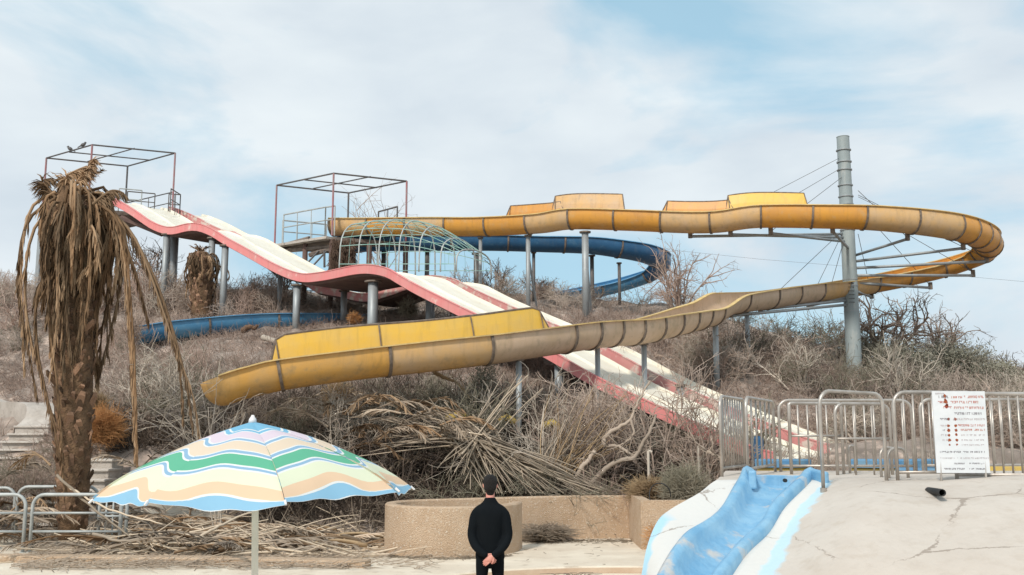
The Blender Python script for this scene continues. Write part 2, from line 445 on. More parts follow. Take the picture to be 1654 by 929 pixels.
# low kerb on the left of the plaza
def strip_wall(name, pts, th, h, m, z0=0.0, step=0.25, taper=0.0, parent=None):
    A = resample(spline([tuple(p) for p in pts], 10), step)
    mb = MB(); rows = []
    for i in range(len(A)):
        t = A[min(i+1, len(A)-1)] - A[max(i-1, 0)]
        nrm = Vector((-t[1], t[0], 0)).normalized()
        p = Vector((A[i][0], A[i][1], z0)); r = 0.025
        o = th/2
        rows.append([p - nrm*(o+taper) , p - nrm*o + Vector((0,0,h-r)), p - nrm*(o-r) + Vector((0,0,h)), p + nrm*(o-r) + Vector((0,0,h)), p + nrm*o + Vector((0,0,h-r)), p + nrm*(o+taper)])
    b, n = mb.quad_grid(rows)
    mb.f.append(tuple(b + k for k in range(n)))
    mb.f.append(tuple(b + (len(rows)-1)*n + k for k in range(n))[::-1])
    return mb.build(name, m, parent)
k = strip_wall('kerb', [(-11, 17.9), (-7, 17.6), (-4.5, 17.35), (-2.4, 17.0)], 0.35, 0.11, M['roughcast'], 0.0)
tag(k, 'low tan kerb along the left edge of the plaza below the frond litter', 'kerb')

w = strip_wall('spiral_wall', [(0.10, 19.75), (-0.02, 19.1), (-0.42, 18.55), (-1.15, 18.27), (-1.83, 18.45), (-2.26, 19.0), (-2.29, 19.65), (-1.95, 20.15), (-1.1, 20.55), (0.1, 21.1), (1.3, 21.5), (2.9, 21.7)], 0.2, 0.89, M['roughcast'], 0.0, 0.12)
tag(w, 'curled roughcast garden wall behind the man, round end in front', 'wall')
# planter that the long wall runs into
pl = empty('planter', (3.6, 20.3, 0), 'square roughcast planter full of dry plants at the right end of the curled wall', 'planter')
mb = MB()
mb.box((2.58, 20.55, 0.46), (0.2, 2.1, 0.92)); mb.build('side_wall', M['roughcast'], pl)
mb = MB(); mb.box((4.09, 19.6, 0.46), (2.82, 0.2, 0.916)); mb.build('front_wall', M['roughcast'], pl)
mb = MB(); mb.box((4.0, 20.6, 0.42), (2.6, 1.75, 0.8)); mb.build('soil_fill', M['soil'], pl)
settle(pl)
mb = MB()
c = P(1066, 803, 20.0)
mb.tube([c + Vector((-0.21*math.cos(a) , 0.05*math.sin(a*2), 0.02 + 0.25*math.sin(a))) for a in np.linspace(-0.4, PI*1.02, 18)], 0.012, 6)
tag(mb.build('hose', M['blackrub'], smooth=True), 'black hose loop sticking up from the planter by the blue play slide', 'hose')

# ------------------------------------------------------------------ stairs on the left
def stairs(name, px0, px1, py_top, Y0, n, rise, tread, label, grow=0.0):
    t = empty(name, (0, 0, 0), label, 'steps')
    a, b = P(px0, py_top, Y0), P(px1, py_top, Y0)
    for i in range(n):
        mb = MB()
        z1 = a.z - rise*i; y0 = Y0 - tread*i
        w2 = (b.x - a.x)/2 + grow*i; cx = (a.x + b.x)/2
        mb.box((cx, y0 + tread*0.5 + 0.02*i, z1 - rise*1.5), (w2*2, tread*2.4, rise*3 ))
        mb.build('step', M['oldconcrete'], t, bevel=0.02)
        mb = MB(); mb.box((cx, y0 + tread*.5 - .04, z1 + .012), (w2*2 + .04, tread*2.4 + .02, .055)); mb.build('tread', M['steptop'], t, bevel=0.01)
    return t
stairs('concrete_steps', 130, 187, 744, 23.9, 7, 0.22, 0.30, 'short flight of pale concrete steps just right of the palm trunk', 0.045)
stairs('concrete_steps', 30, 84, 690, 28.2, 6, 0.21, 0.3, 'short flight of grey concrete steps left of the palm trunk below the path', 0.02)
def ground_strip(name, pts, widths, m, label, lift=0.04):
    A = resample(spline([(p[0], p[1], w_) for p, w_ in zip(pts, widths)], 8), 0.3)
    rows = []
    for i in range(len(A)):
        t = A[min(i+1, len(A)-1)] - A[max(i-1, 0)]
        nrm = Vector((-t[1], t[0], 0)).normalized()
        row = []
        zc_ = max(H(A[i][0] + nrm.x*k_*A[i][2]/2, A[i][1] + nrm.y*k_*A[i][2]/2) for k_ in (-1, -.5, 0, .5, 1))
        for u in (-1, -0.5, 0, 0.5, 1):
            q = Vector((A[i][0], A[i][1], 0)) + nrm*u*A[i][2]/2
            row.append((q.x, q.y, zc_ + lift))
        rows.append([(row[0][0], row[0][1], zc_ - .9)] + row + [(row[-1][0], row[-1][1], zc_ - .9)])
    mb = MB(); mb.quad_grid(rows)
    return tag(mb.build(name, m), label, kind='structure')
pa = P(20, 640, 33); pb = P(55, 688, 28.6)
ground_strip('path', [(pb.x, 28.3), (pb.x - 0.25, 29.6), (pa.x - 0.4, 32), (pa.x - 3, 35)], [.85, 1.0, 1.15, 1.3], M['oldconcrete'], 'pale concrete path climbing the hill left of the palm', 0.10)

ground_strip('walkway', [(-5.6, 19.6), (-6.6, 21.5), (-7.2, 22.6), (-7.9, 23.5)], [3.0, 2.6, 2.2, 1.4], M['plaza'], 'pale concrete walk rising from the plaza behind the umbrella', 0.10)
# ------------------------------------------------------------------ slides
def frames(A):
    """A: rows x,y,z,bank. returns pos, side (right of travel), up"""
    out = []
    for i in range(len(A)):
        t = Vector(A[min(i+1, len(A)-1)][:3] - A[max(i-1, 0)][:3]).normalized()
        s = t.cross(Vector((0, 0, 1))).normalized()
        u = s.cross(t).normalized()
        b = A[i][3]
        s2 = s*math.cos(b) + u*math.sin(b); u2 = u*math.cos(b) - s*math.sin(b)
        out.append((Vector(A[i][:3]), s2, u2))
    return out
def sweep(fr, prof, name, m, parent, closed=True, smooth=True, caps=True):
    mb = MB()
    rows = [[p + s*a + u*b for a, b in prof] for p, s, u in fr]
    b0, n = mb.quad_grid(rows, closed)
    if caps and closed:
        mb.f.append(tuple(b0 + k for k in range(n))[::-1]); mb.f.append(tuple(b0 + (len(rows)-1)*n + k for k in range(n)))
    o = mb.build(name, m, parent, smooth)
    if smooth:
        o.data.polygons.foreach_set('use_smooth', [len(p.vertices) == 4 for p in o.data.polygons])
        md = o.modifiers.new('edges', 'EDGE_SPLIT'); md.split_angle = math.radians(40)
    return o
def trough_prof(r=0.5, straight=0.16, th=0.02):
    pr = [(-r, 0.0), (-r, -straight)]
    pr += [(-r*math.cos(a), -straight - r*math.sin(a)) for a in np.linspace(PI/10, PI - PI/10, 9)]
    pr += [(r, -straight), (r, 0.0)]
    ri = r - th
    q = [(ri, 0.0), (ri, -straight)]
    q += [(ri*math.cos(a), -straight - ri*math.sin(a)) for a in np.linspace(PI/10, PI - PI/10, 9)]
    q += [(-ri, -straight), (-ri, 0.0)]
    return pr + q
def joint_prof(r=0.5, straight=0.16):
    return trough_prof(r + 0.035, straight, 0.034)
def flange_prof(sgn, r=0.5):
    return [(sgn*(r-0.03), 0.0), (sgn*(r+0.075), 0.0), (sgn*(r+0.075), 0.03), (sgn*(r-0.03), 0.03)]
def body_slide(root, ctl, seg, mats, rimm, jointm, r=0.5, straight=0.16):
    A = resample(spline(ctl, 10), 0.22)
    n = len(A); fr = frames(A)
    per = max(2, int(round(seg / 0.22)))
    i = 0; k = 0
    while i < n - 2:
        pq = 827 + FPX*A[i][0]/A[i][1]
        j = min(i + (int(per*0.42) if (930 < pq < 1190 and A[i][1] < 33) or pq > 1540 else (int(per*.8) if A[i][1] > 34 else per)), n - 1)
        if n - 1 - j < per * 0.4: j = n - 1
        sec = sweep(fr[i:j+1], trough_prof(r, straight), 'trough_section', mats[k % len(mats)] if not callable(mats) else mats(A[(i+j)//2]), root)
        p, s, u = fr[i]; t = (fr[i+1][0] - p).normalized()
        sweep([(p - t*0.035, s, u), (p + t*0.035, s, u)], joint_prof(r, straight), 'joint_flange', jointm, sec)
        i = j; k += 1
    for sg in (-1, 1):
        sweep(fr, flange_prof(sg, r), 'rim', rimm, root)
    return A, fr
def splash(root, A, fr, pxa, pxb, side, h, m, jm, r=0.5, low=False, lean=0.1):
    """raised side panel between two screen columns of the path, on the side 'side' of travel"""
    idx = [i for i in range(len(A)) if pxa <= 827 + FPX*A[i][0]/A[i][1]*0.995 <= pxb and (A[i][1] < 33.6 or not low)]
    if low is None: idx = idx
    if len(idx) < 3: return
    def hh(i):
        u = (i - idx[0]) / (len(idx)-1)
        e = 0.035
        return h * min(1, 0.02 + min(u, 1-u)/e)
    def build(ids, nm, mm, off=0.0, grow=0.0):
        mb = MB(); rows = []
        for i in ids:
            p, s, u = fr[i]; s = s*side; q = hh(i)
            rows.append([p + s*(r + off) + u*0.035, p + s*(r + off + lean*0.35*q) + u*(q*0.55 + 0.035), p + s*(r + off + lean*q) + u*(q + 0.03 + grow),
                         p + s*(r + off + 0.03 + lean*q) + u*(q + 0.03 + grow), p + s*(r + 0.03 + off + lean*0.35*q) + u*(q*0.55 + 0.035), p + s*(r + 0.03 + off) + u*0.035])
        b, n = mb.quad_grid(rows, True)
        mb.f.append(tuple(b + k for k in range(n))[::-1]); mb.f.append(tuple(b + (len(rows)-1)*n + k for k in range(n)))
        mb.build(nm, mm, root)
    step = max(3, len(idx)//max(1, round(len(idx)*0.22/2.4)))
    k = 0
    while k < len(idx) - 2:
        e = min(k + step, len(idx)-1)
        if len(idx) - 1 - e < 3: e = len(idx) - 1
        build(idx[k:e+1], 'splash_panel', m)
        k = e
    mb = MB()
    mb.tube([fr[i][0] + fr[i][1]*side*(r + 0.01 + lean*hh(i)) + fr[i][2]*(hh(i) + 0.045) for i in idx], 0.028, 5)
    mb.build('panel_edge', jm, root)
    for kk in range(0, len(idx), step):
        i = idx[min(max(kk, 1), len(idx)-2)]
        p, s, u = fr[i]; s = s*side; q = hh(i)
        mb = MB(); mb.tube([p + s*(r - 0.025) + u*0.03, p + s*(r - 0.025 + lean*0.35*q) + u*(q*0.55 + 0.03), p + s*(r - 0.025 + lean*q) + u*(q + 0.03)], 0.02, 4)
        mb.build('panel_rib', jm, root)

def post(root, px, Y, py_top, r, m, dx=0.0, flange=True, sink=0.3):
    a = P(px, py_top, Y); z = H(a.x + dx, Y)
    mb = MB(); mb.tube([(a.x + dx, Y, z - sink), (a.x, Y, a.z)], r, 12)
    o = mb.build('support_post', m, root, True)
    if flange:
        mb = MB(); mb.tube([(a.x, Y, a.z - 0.03), (a.x, Y, a.z + 0.02)], r*1.7, 12); mb.build('head_plate', M['joint'], o)
    return o

# --- yellow slide
def B(px, py, Y, bank=0.0): return tuple(P(px, py, Y)) + (bank,)
YCTL = [B(541,357,41.0), B(600,357,40.4), B(700,356,39.4), B(780,356,38.6), B(870,351,37.6), B(925,344,37.0,.05), B(1025,346,36.2,.05), B(1105,349,35.6,.05),
        B(1160,348,35.2,.05), B(1225,340,34.8,.1), B(1343,341,34.3,.15), B(1410,344,34.2,.22), B(1480,351,34.3,.3), B(1540,361,34.9,.38), B(1580,375,36.0,.42),
        B(1594,390,37.3,.42), B(1574,405,38.6,.38), B(1523,423,39.3,.3), B(1474,435,39.2,.22), B(1420,446,38.6,.15), B(1350,457,37.3,.08), B(1300,462,36.0),
        B(1240,470,34.0), B(1190,475,32.0,.12), B(1172,479,31.2,.2), B(1146,494,30.0,.24), B(1116,501,29.0,.16), B(1080,509,28.0,.06), B(1031,519,27.0), B(989,521,26.3), B(941,526,25.5,-.05), B(857,537,24.4,-.05),
        B(790,546,23.8,-.05), B(700,556,23.2,-.05), B(571,569,22.6), B(463,583,22.2), B(414,593,22.1), B(384,600,22.0), B(354,610,21.9)]
ysl = empty('water_slide', tuple(P(700, 640, 24)), 'long orange and faded yellow open water slide looping round the grey pylon', 'water slide')
def ymat(a):
    px = 827 + FPX*a[0]/a[1]
    if a[1] > 33.5 and a[2] > 9.3:      # upper run
        rr = (int(px*0.031) * 37) % 10
        return M['yellow1'] if rr < 7 else M['yellow2']
    if px > 1560: return M['yellow2']
    if px > 1330: return M['yellow1'] if px > 1400 else M['yellow2']
    if px > 830: return M['yellow3']
    if px > 690: return M['yellow2']
    return M['yellow4']
YA, YF = body_slide(ysl, YCTL, 2.45, ymat, M['rim'], M['joint'], 0.5, 0.14)
def sub(lo_i, hi_i): return slice(lo_i, hi_i)
iup = max(range(len(YA)), key=lambda i: YA[i][0])
UA, UF = YA[:iup], YF[:iup]; LA, LF = YA[iup:], YF[iup:]
pN, sN, uN = YF[-1]; tN = (YF[-1][0] - YF[-2][0]).normalized()
nose = MB(); rowsN = []
for th_ in np.linspace(0, PI/2*.97, 7):
    k_ = math.cos(th_)
    rowsN.append([pN + tN*(.42*math.sin(th_)) + sN*(a_*k_) + uN*(b_*(.25 + .75*k_)) for a_, b_ in trough_prof(.5, .14)])
nose.quad_grid(rowsN, True); nose.build('trough_end', M['yellow4'], ysl, True)
splash(ysl, UA, UF, 798, 908, -1, 0.62, M['yellow1'], M['joint'])
splash(ysl, UA, UF, 880, 1010, -1, 0.88, M['yellow2'], M['joint'])
splash(ysl, UA, UF, 1056, 1196, -1, 0.66, M['yellow1'], M['joint'])
splash(ysl, UA, UF, 1166, 1326, -1, 0.84, M['panelyellow'], M['joint'])
splash(ysl, LA, LF, 432, 915, 1, 0.60, M['panelyellow'], M['joint'], lean=0.05)
for px, Y, pt, r in ((853, 37.9, 381, .09), (945, 36.8, 375, .13), (776, 38.7, 384, .07), (838, 24.2, 581, .075), (965, 25.9, 560, .07), (1040, 27.2, 556, .075),
                     (1206, 32.8, 498, .08), (1155, 30.2, 512, .09)):
    post(ysl, px, Y, pt, r, M['galv'])
mb = MB(); a = P(947, 412, 36.8); mb.tube([a, (P(955, 500, 37.6).x, 37.6, H(a.x + .3, 37.6))], 0.05, 8); mb.build('brace', M['galv'], ysl)
mb = MB(); a = P(855, 420, 37.9); mb.tube([a, (P(868, 478, 38.6).x, 38.6, H(a.x + .3, 38.6))], 0.04, 8); mb.build('brace', M['galv'], ysl)
settle(ysl)

# --- blue slide
BCTL = [B(548,386,41.8), B(640,384,41.8), B(740,384,41.8), B(800,384,41.8), B(870,386,41.9), B(950,389,42.1,.1), B(1000,396,42.4,.2), B(1042,405,43.1,.3), B(1066,418,44.4,.35),
        B(1052,434,45.8,.35), B(1005,451,46.4,.3), B(955,463,46.2,.2), B(880,477,45.0,.1), B(790,488,43.0), B(700,494,41.0), B(640,503,39.2), B(593,510,38.0), B(500,509,36.4), B(400,511,35.3), B(283,521,34.2), B(218,530,33.6)]
bsl = empty('water_slide', tuple(P(600, 520, 38)), 'dark blue open water slide curving behind the yellow one and along the slope', 'water slide')
def bmat(a): return M['blue1'] if a[1] > 41.5 and a[2] > 9.6 and a[1] < 45 else M['blue2']
BA, BF = body_slide(bsl, BCTL, 3.0, bmat, M['bluerim'], M['joint'], 0.46, 0.12)
for px, Y, pt, r in ((770, 41.9, 410, .13), (956, 42.6, 413, .09), (1000, 42.5, 425, .07), (862, 42.0, 408, .07), (690, 41.9, 405, .1), (620, 41.9, 405, .1)):
    post(bsl, px, Y, pt, r, M['darksteel'])
settle(bsl)

# --- red and white multi-lane slides
RC = [(168,316,41.6),(180,319,41.2),(196,327,40.8),(217,340,40.3),(241,356.5,39.8),(262,365.5,39.4),(280,367,39.0),(301,362,38.6),(319,361.5,38.2),(340,369,37.8),(361,382,37.4),(392,399,36.8),
      (445,428,35.7),(484,442,34.9),(520,440,34.0),(569,430,32.8),(596,428,32.1),(623,433,31.4),(641,443,31.0),(671,460,30.5),(731,490,29.5),(777,512,28.8),(870,556,27.3),(941,597,26.1),(995,625,25.3),
      (1080,664,24.2),(1160,700,23.3),(1215,722,22.7),(1250,732,22.3)]
RP = resample(spline([tuple(P(*c)) + (0.0,) for c in RC], 6), 0.3)
def racing_slide(root, A, off, dz, width, redm, ridge=True, step=10):
    if not callable(dz): dz = (lambda v: (lambda px: v))(dz)
    # smooth horizontal perpendicular (far side)
    t = A[-1][:2] - A[0][:2]; t = t / np.linalg.norm(t)
    far0 = Vector((-t[1], t[0], 0))
    if far0.y < 0: far0 = -far0
    fr = []
    for i in range(len(A)):
        p = Vector(A[i][:3]) + far0*off + Vector((0, 0, dz(827 + FPX*A[i][0]/A[i][1])))
        fr.append((p, far0, Vector((0, 0, 1))))
    n = len(fr)
    i = 0
    bed = [(0.07, -0.13), (width*0.25, -0.155)]
    bed += [(width*0.5 - 0.09, -0.14), (width*0.5 - 0.04, -0.07), (width*0.5 + 0.04, -0.07), (width*0.5 + 0.09, -0.14)] if ridge else [(width*0.5, -0.16)]
    bed += [(width*0.75, -0.155), (width - 0.07, -0.13), (width - 0.05, -0.03), (width, -0.03), (width, -0.24), (0.07, -0.24)]
    while i < n - 1:
        j = min(i + step, n - 1)
        if n - 1 - j < 4: j = n - 1
        sweep(fr[i:j+1], bed, 'lane', M['lane'], root)
        sweep(fr[i:j+1], [(0.0, 0.0), (0.07, 0.0), (0.07, -0.29), (0.0, -0.29)], 'side_panel', redm, root)
        i = j
    sweep(fr, [(-0.02, 0.0), (0.085, 0.0), (0.085, 0.025), (-0.02, 0.025)], 'edge_strip', M['lane'] if False else redm, root)
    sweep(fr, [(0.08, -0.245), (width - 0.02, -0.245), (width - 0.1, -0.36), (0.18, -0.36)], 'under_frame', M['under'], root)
    return fr
rs1 = empty('racing_slide', tuple(P(900, 620, 26.5)), 'wavy cream slide with bright red side, nearer of the two side by side', 'water slide')
f1 = racing_slide(rs1, RP, 0.0, 0.0, 2.75, M['lanered'])
for px, Y, pt, r in ((269, 39.4, 379, .12), (343, 38.0, 385, .12), (364, 37.5, 397, .13), (480, 35.2, 461, .13), (603, 32.4, 455, .17), (903, 27.2, 588, .13), (735, 30.1, 505, .1), (1010, 25.8, 640, .1)):
    post(rs1, px, Y, pt, r, M['galv'])
settle(rs1)
rs2 = empty('racing_slide', tuple(P(1000, 600, 28.5)), 'wavy cream slide with faded peeling red side, farther of the two side by side', 'water slide')
DZ2 = lambda px: float(np.interp(px, [168,195,228,260,285,305,340,400,440,480,520,569,800], [.05,.12,.22,.3,-.1,-.55,-.8,-.9,-.55,-.4,-.2,0,0.16]))
f2 = racing_slide(rs2, RP, 3.1, DZ2, 1.75, M['laneredold'], ridge=False)
for px, Y, pt, r in ((283, 41.4, 376, .16), (453, 38.5, 440, .1), (556, 36.5, 470, .12), (695, 34.2, 474, .16), (800, 32.5, 505, .11), (1100, 27.6, 622, .1)):
    post(rs2, px, Y, pt, r, M['galv'])
settle(rs2)

# ------------------------------------------------------------------ towers with open canopy frames
def line(root, a, b, r, m, name, n=6):
    mb = MB(); mb.tube([a, b], r, n); return mb.build(name, m, root)
def tower(cornersTop, zfloor, label, name='slide_tower', posts_m=None):
    A, Bn, C, D = [P(*c) for c in cornersTop]
    root = empty(name, (Bn.x, Bn.y, H(Bn.x, Bn.y)), label, 'tower')
    zt = Bn.z
    for q in (A, C, D): q.z = zt
    for a, b in ((A, Bn), (Bn, C), (C, D), (D, A)):
        line(root, a, b, 0.035, M['darksteel'], 'canopy_rail')
    line(root, (A+Bn)/2 - Vector((0,0,.02)), (C+D)/2 - Vector((0,0,.02)), 0.028, M['darksteel'], 'canopy_rail')
    line(root, (Bn+C)/2 + Vector((0,0,.03)), (D+A)/2 + Vector((0,0,.03)), 0.028, M['darksteel'], 'canopy_rail')
    for q, m in ((A, M['redsteel']), (Bn, M['redsteel']), (C, M['redsteel']), (D, M['darksteel'])):
        line(root, (q.x, q.y, zt), (q.x, q.y, zfloor), 0.045, m, 'canopy_post')
    return root, A, Bn, C, D
t1, A, Bn, C, D = tower([(75,256,44.1), (149,234,42), (283,248,43.3), (206,270,45.5)], 11.85, 'open steel tower top with bare canopy frame above the dead palm')
t1.location.z = H(Bn.x, Bn.y)
mb = MB()
def slab(mb, pts, z, th):
    b = len(mb.v)
    for zz in (z - th, z):
        for p in pts: mb.v.append((p.x, p.y, zz))
    n = len(pts)
    mb.f.append(tuple(b + i for i in range(n))[::-1]); mb.f.append(tuple(b + n + i for i in range(n)))
    for i in range(n): mb.f.append((b + i, b + (i+1) % n, b + n + (i+1) % n, b + n + i))
slab(mb, [A, Bn, C, D], 11.85, 0.18); mb.build('deck', M['deckwood'], t1)
mb = MB(); mb.tube([P(196,352,41.2), P(228,364,40.9), P(262,378,40.0)], 0.12, 6); mb.build('deck_beam', M['under'], t1)
for q in (A, Bn, C, D, (A+C)/2):
    line(t1, (q.x, q.y, H(q.x, q.y) - .3), (q.x, q.y, 11.7), 0.14, M['under'] if q is Bn else M['galv'], 'support_post', 10)
def railing(root, pts, z, h, m, bars=0, r=0.022, mid=True):
    for a, b in zip(pts[:-1], pts[1:]):
        a = Vector((a.x, a.y, z)); b = Vector((b.x, b.y, z)); up = Vector((0, 0, h))
        line(root, a + up, b + up, r*1.2, m, 'top_rail')
        if mid: line(root, a + up*0.55, b + up*0.55, r, m, 'mid_rail')
        line(root, a, a + up, r*1.2, m, 'rail_post'); line(root, b, b + up, r*1.2, m, 'rail_post')
        for k in range(1, bars):
            q = a.lerp(b, k/bars); line(root, q, q + up, r*0.8, m, 'rail_bar')
railing(t1, [A, D, C], 11.85, 1.05, M['darksteel'], 2)
railing(t1, [Bn.lerp(C, 0.35), Bn.lerp(C, 0.62)], 11.85, 1.0, M['greytube'], 0)
railing(t1, [C.lerp(Bn, 0.05) , C + Vector((0.3, 0.1, 0)), C + Vector((0.25, -1.0, 0))], 11.75, 1.05, M['darksteel'], 2)
railing(t1, [C.lerp(Bn, 0.22), C.lerp(Bn, 0.55)], 11.85, 0.9, M['darksteel'], 0)
settle(t1)
t2, A2, B2, C2, D2 = tower([(447,300,42), (539,280,40), (657,293,41.3), (563,313,43.4)], 10.25, 'open steel tower with bare canopy frame where the yellow slide starts')
mb = MB()
slab(mb, [A2, B2, C2, D2], 10.2, 0.14); mb.build('deck', M['deckwood'], t2)
for k in range(7):      # plank ends
    q = A2.lerp(B2, (k + .5)/7)
    mb = MB(); mb.box((q.x - 0.05, q.y - 0.1, 10.12 - 0.0), (0.55, 0.5, 0.1), math.atan2(B2.y - A2.y, B2.x - A2.x)); mb.build('deck_plank', M['oldconcrete'], t2)
for a, b in ((P(447,400,41.8), P(500,385,40.8)), (P(500,412,40.6), P(535,402,40.2)), (P(447,406,41.8), P(540,398,40.1))):
    mb = MB(); mb.tube([a, b], 0.1, 6); mb.build('deck_beam', M['deckwood'], t2)
for q in (A2.lerp(B2, .55), B2, C2, D2, (A2+C2)/2, B2.lerp(C2, .5)):
    line(t2, (q.x, q.y, H(q.x, q.y) - .3), (q.x, q.y, 10.1), 0.11, M['under'], 'support_post', 10)
railing(t2, [A2.lerp(B2, .15), B2.lerp(A2, .12)], 10.25, 1.25, M['greytube'], 3, 0.026)
railing(t2, [A2.lerp(D2, .1) , D2.lerp(A2, .3)], 10.25, 1.1, M['greytube'], 3, 0.026)
railing(t2, [B2.lerp(A2, .12), B2.lerp(C2, .03)], 10.25, 1.25, M['greytube'], 0, 0.026)
railing(t2, [D2, C2], 10.3, 1.0, M['darksteel'], 0, 0.026)
railing(t2, [C2.lerp(D2, .5) + Vector((.2, -.8, 0)), C2.lerp(D2, .0) + Vector((-.3, -.7, 0))], 10.6, 1.0, M['darksteel'], 2, 0.03)
line(t2, P(490,432,40.3), P(515,405,40.3), 0.04, M['darksteel'], 'brace'); line(t2, P(503,432,40.2), P(528,405,40.2), 0.04, M['darksteel'], 'brace'); line(t2, P(524,432,40.2), P(524,405,40.2), 0.05, M['darksteel'], 'brace')
settle(t2)
# (matting is built with the vegetation)
# green wire tunnel
cg = empty('wire_tunnel', tuple(P(640, 425, 38)), 'green wire hoop tunnel below the yellow slide', 'hoop tunnel')
hp = [(567, 362, 39.0), (597, 357, 38.7), (629, 355, 38.4), (661, 357, 38.1), (693, 366, 37.8), (727, 386, 37.5), (752, 404, 37.3)]
hoops = []
wd_ = Vector((0.30, 0.78, 0)).normalized()
for px, py, Y in hp:
    top = P(px + 14, py, Y); bz = P(px, 432, Y).z
    hgt = top.z - bz; rw = 0.85
    pts = []
    for a in np.linspace(0, PI, 15):
        pts.append(Vector((top.x, top.y, bz)) - wd_*rw*math.cos(a)*1.0 + Vector((-0.30*math.cos(a)*1.1, 0, hgt*math.sin(a)**0.6)))
    hoops.append(pts)
    mb = MB(); mb.tube([pts[0] - Vector((0,0,.3))] + pts + [pts[-1] - Vector((0,0,.3))], 0.03, 6); mb.build('hoop', M['greytube'], cg, True)
for k in range(0, 15):
    mb = MB()
    A_ = spline([tuple(hoops[i][k]) for i in range(len(hoops))], 3)
    mb.tube([Vector(v) for v in A_], 0.013 if 3 < k < 11 else 0.018, 4, cap=False)
    mb.build('wire', M['greenwire'], cg)
for i in range(len(hoops)-1):
    for u in (0.5,):
        mb = MB(); mb.tube([hoops[i][k].lerp(hoops[i+1][k], u) for k in range(15)], 0.009, 3, cap=False); mb.build('wire', M['greenwire'], cg)
settle(cg)

# two birds on the left canopy
def bird(px, py, Y, label, s=1.0, face=1):
    c = P(px, py, Y); t = empty('bird', tuple(c), label, 'bird')
    mb = MB()
    mb.ell(c + Vector((0, 0, .10*s)), (.13*s, .07*s, .08*s), 10, 7, Matrix.Rotation(-0.5*face, 3, 'Y'))
    mb.ell(c + Vector((.09*s*face, 0, .19*s)), (.05*s, .045*s, .05*s), 8, 6)
    mb.build('body', M['darksteel'], t, True)
    mb = MB(); mb.tube([c + Vector((-.08*s*face, 0, .07*s)), c + Vector((-.24*s*face, 0, -.03*s))], [.035*s, .02*s], 5); mb.build('tail', M['darksteel'], t)
    mb = MB(); mb.tube([c + Vector((.13*s*face, 0, .19*s)), c + Vector((.18*s*face, 0, .18*s))], [.015*s, .003], 4); mb.build('beak', M['darksteel'], t)
    for dy in (-.02, .02):
        mb = MB(); mb.tube([c + Vector((0, dy, .05*s)), c + Vector((0, dy, 0))], .007, 4); mb.build('leg', M['darksteel'], t)
    settle(t)
bird(134, 237.5, 42.4, 'small dark bird on the left canopy frame, the one nearer its front corner', 1.0)
bird(113, 243.8, 43.0, 'small dark bird on the left canopy frame, the one farther from its front corner', 1.0, -1)

# ------------------------------------------------------------------ pylon with arms and cables
PY = 37.3
pb_ = P(1381, 612, PY); zt = P(1368.5, 222, PY).z
pyl = empty('pylon', (pb_.x, PY, H(pb_.x, PY)), 'tall round grey steel pylon with side arms and cables inside the slide loop', 'pylon')
mb = MB(); mb.tube([(pb_.x, PY, H(pb_.x, PY) - .4), (pb_.x, PY, 8.0), (pb_.x, PY, zt)], [0.29, 0.27, 0.235], 24); mb.build('shaft', M['pylon'], pyl, True).modifiers.new('e', 'EDGE_SPLIT').split_angle = 0.7
mb = MB(); mb.tube([(pb_.x, PY, zt), (pb_.x, PY, zt + .02)], 0.245, 24); mb.build('cap', M['pylon'], pyl)
for py in (243, 262, 275, 300, 318, 331, 372, 452, 462, 503):
    z = P(1375, py, PY).z
    mb = MB(); mb.tube([(pb_.x, PY, z - .02), (pb_.x, PY, z + .02)], 0.285, 24); mb.build('collar', M['galv'], pyl)
for py in (460, 466, 472, 478, 484, 490):
    z = P(1375, py, PY).z; dx = -0.08 if py % 12 else 0.1
    mb = MB(); mb.tube([(pb_.x + dx - .09, PY - .27, z), (pb_.x + dx - .09, PY - .36, z), (pb_.x + dx + .09, PY - .36, z), (pb_.x + dx + .09, PY - .27, z)], 0.013, 5); mb.build('rung', M['darksteel'], pyl)
def arm(py0, px1, py1, Y1, r=0.055, side=1, Ys=None):
    a = P(1377 + side*6, py0, PY); b = P(px1, py1, Y1)
    mb = MB(); mb.tube([a, b], r, 8); mb.build('arm', M['galv'], pyl, True)
    mb = MB(); mb.tube([b - Vector((0, 0, .06)), b + Vector((0, 0, .22))], r*1.5, 6); mb.build('bracket', M['joint'], pyl)
for py0, px1, py1, Y1, s in ((378,1115,382,35.8,-1), (391,1245,377,34.9,-1), (402,1345,374,34.4,-1), (384,1180,379,35.2,-1), (412,1466,386,34.5,1), (422,1556,401,35.4,1), (433,1594,422,37.3,1), (445,1572,445,38.8,1),
                             (457,1503,465,39.3,1), (470,1408,480,38.6,1), (480,1306,494,36.4,-1), (485,1228,500,33.9,-1), (492,1180,510,32.0,-1)):
    arm(py0, px1, py1, Y1, side=s)
def cable(py0, px1, py1, Y1, s, nm='cable'):
    a = P(1377 + s*9, py0, PY); b = P(px1, py1, Y1)
    mb = MB(); mb.tube([a, b], 0.012, 4); mb.build(nm, M['darksteel'], pyl)
for c_ in ((249,1115,380,36.0,-1), (266,1180,376,35.6,-1), (280,1245,374,35.2,-1), (308,1466,384,34.8,1), (315,1594,418,37.3,1), (318,1556,399,35.7,1), (333,1572,440,38.8,1), (333,1503,462,39.2,1), (362,1306,490,36.6,-1), (366,1228,498,34.2,-1), (370,1340,470,37.6,-1), (378,1408,478,38.8,1)):
    cable(*c_)
settle(pyl)
mb = MB(); mb.tube([P(1085,404,95), P(1230,419,95), P(1450,437,95), P(1700,459,95)], 0.013, 4)
tag(mb.build('power_line', M['darksteel']), 'faint overhead cable crossing the sky behind the pylon', 'cable')

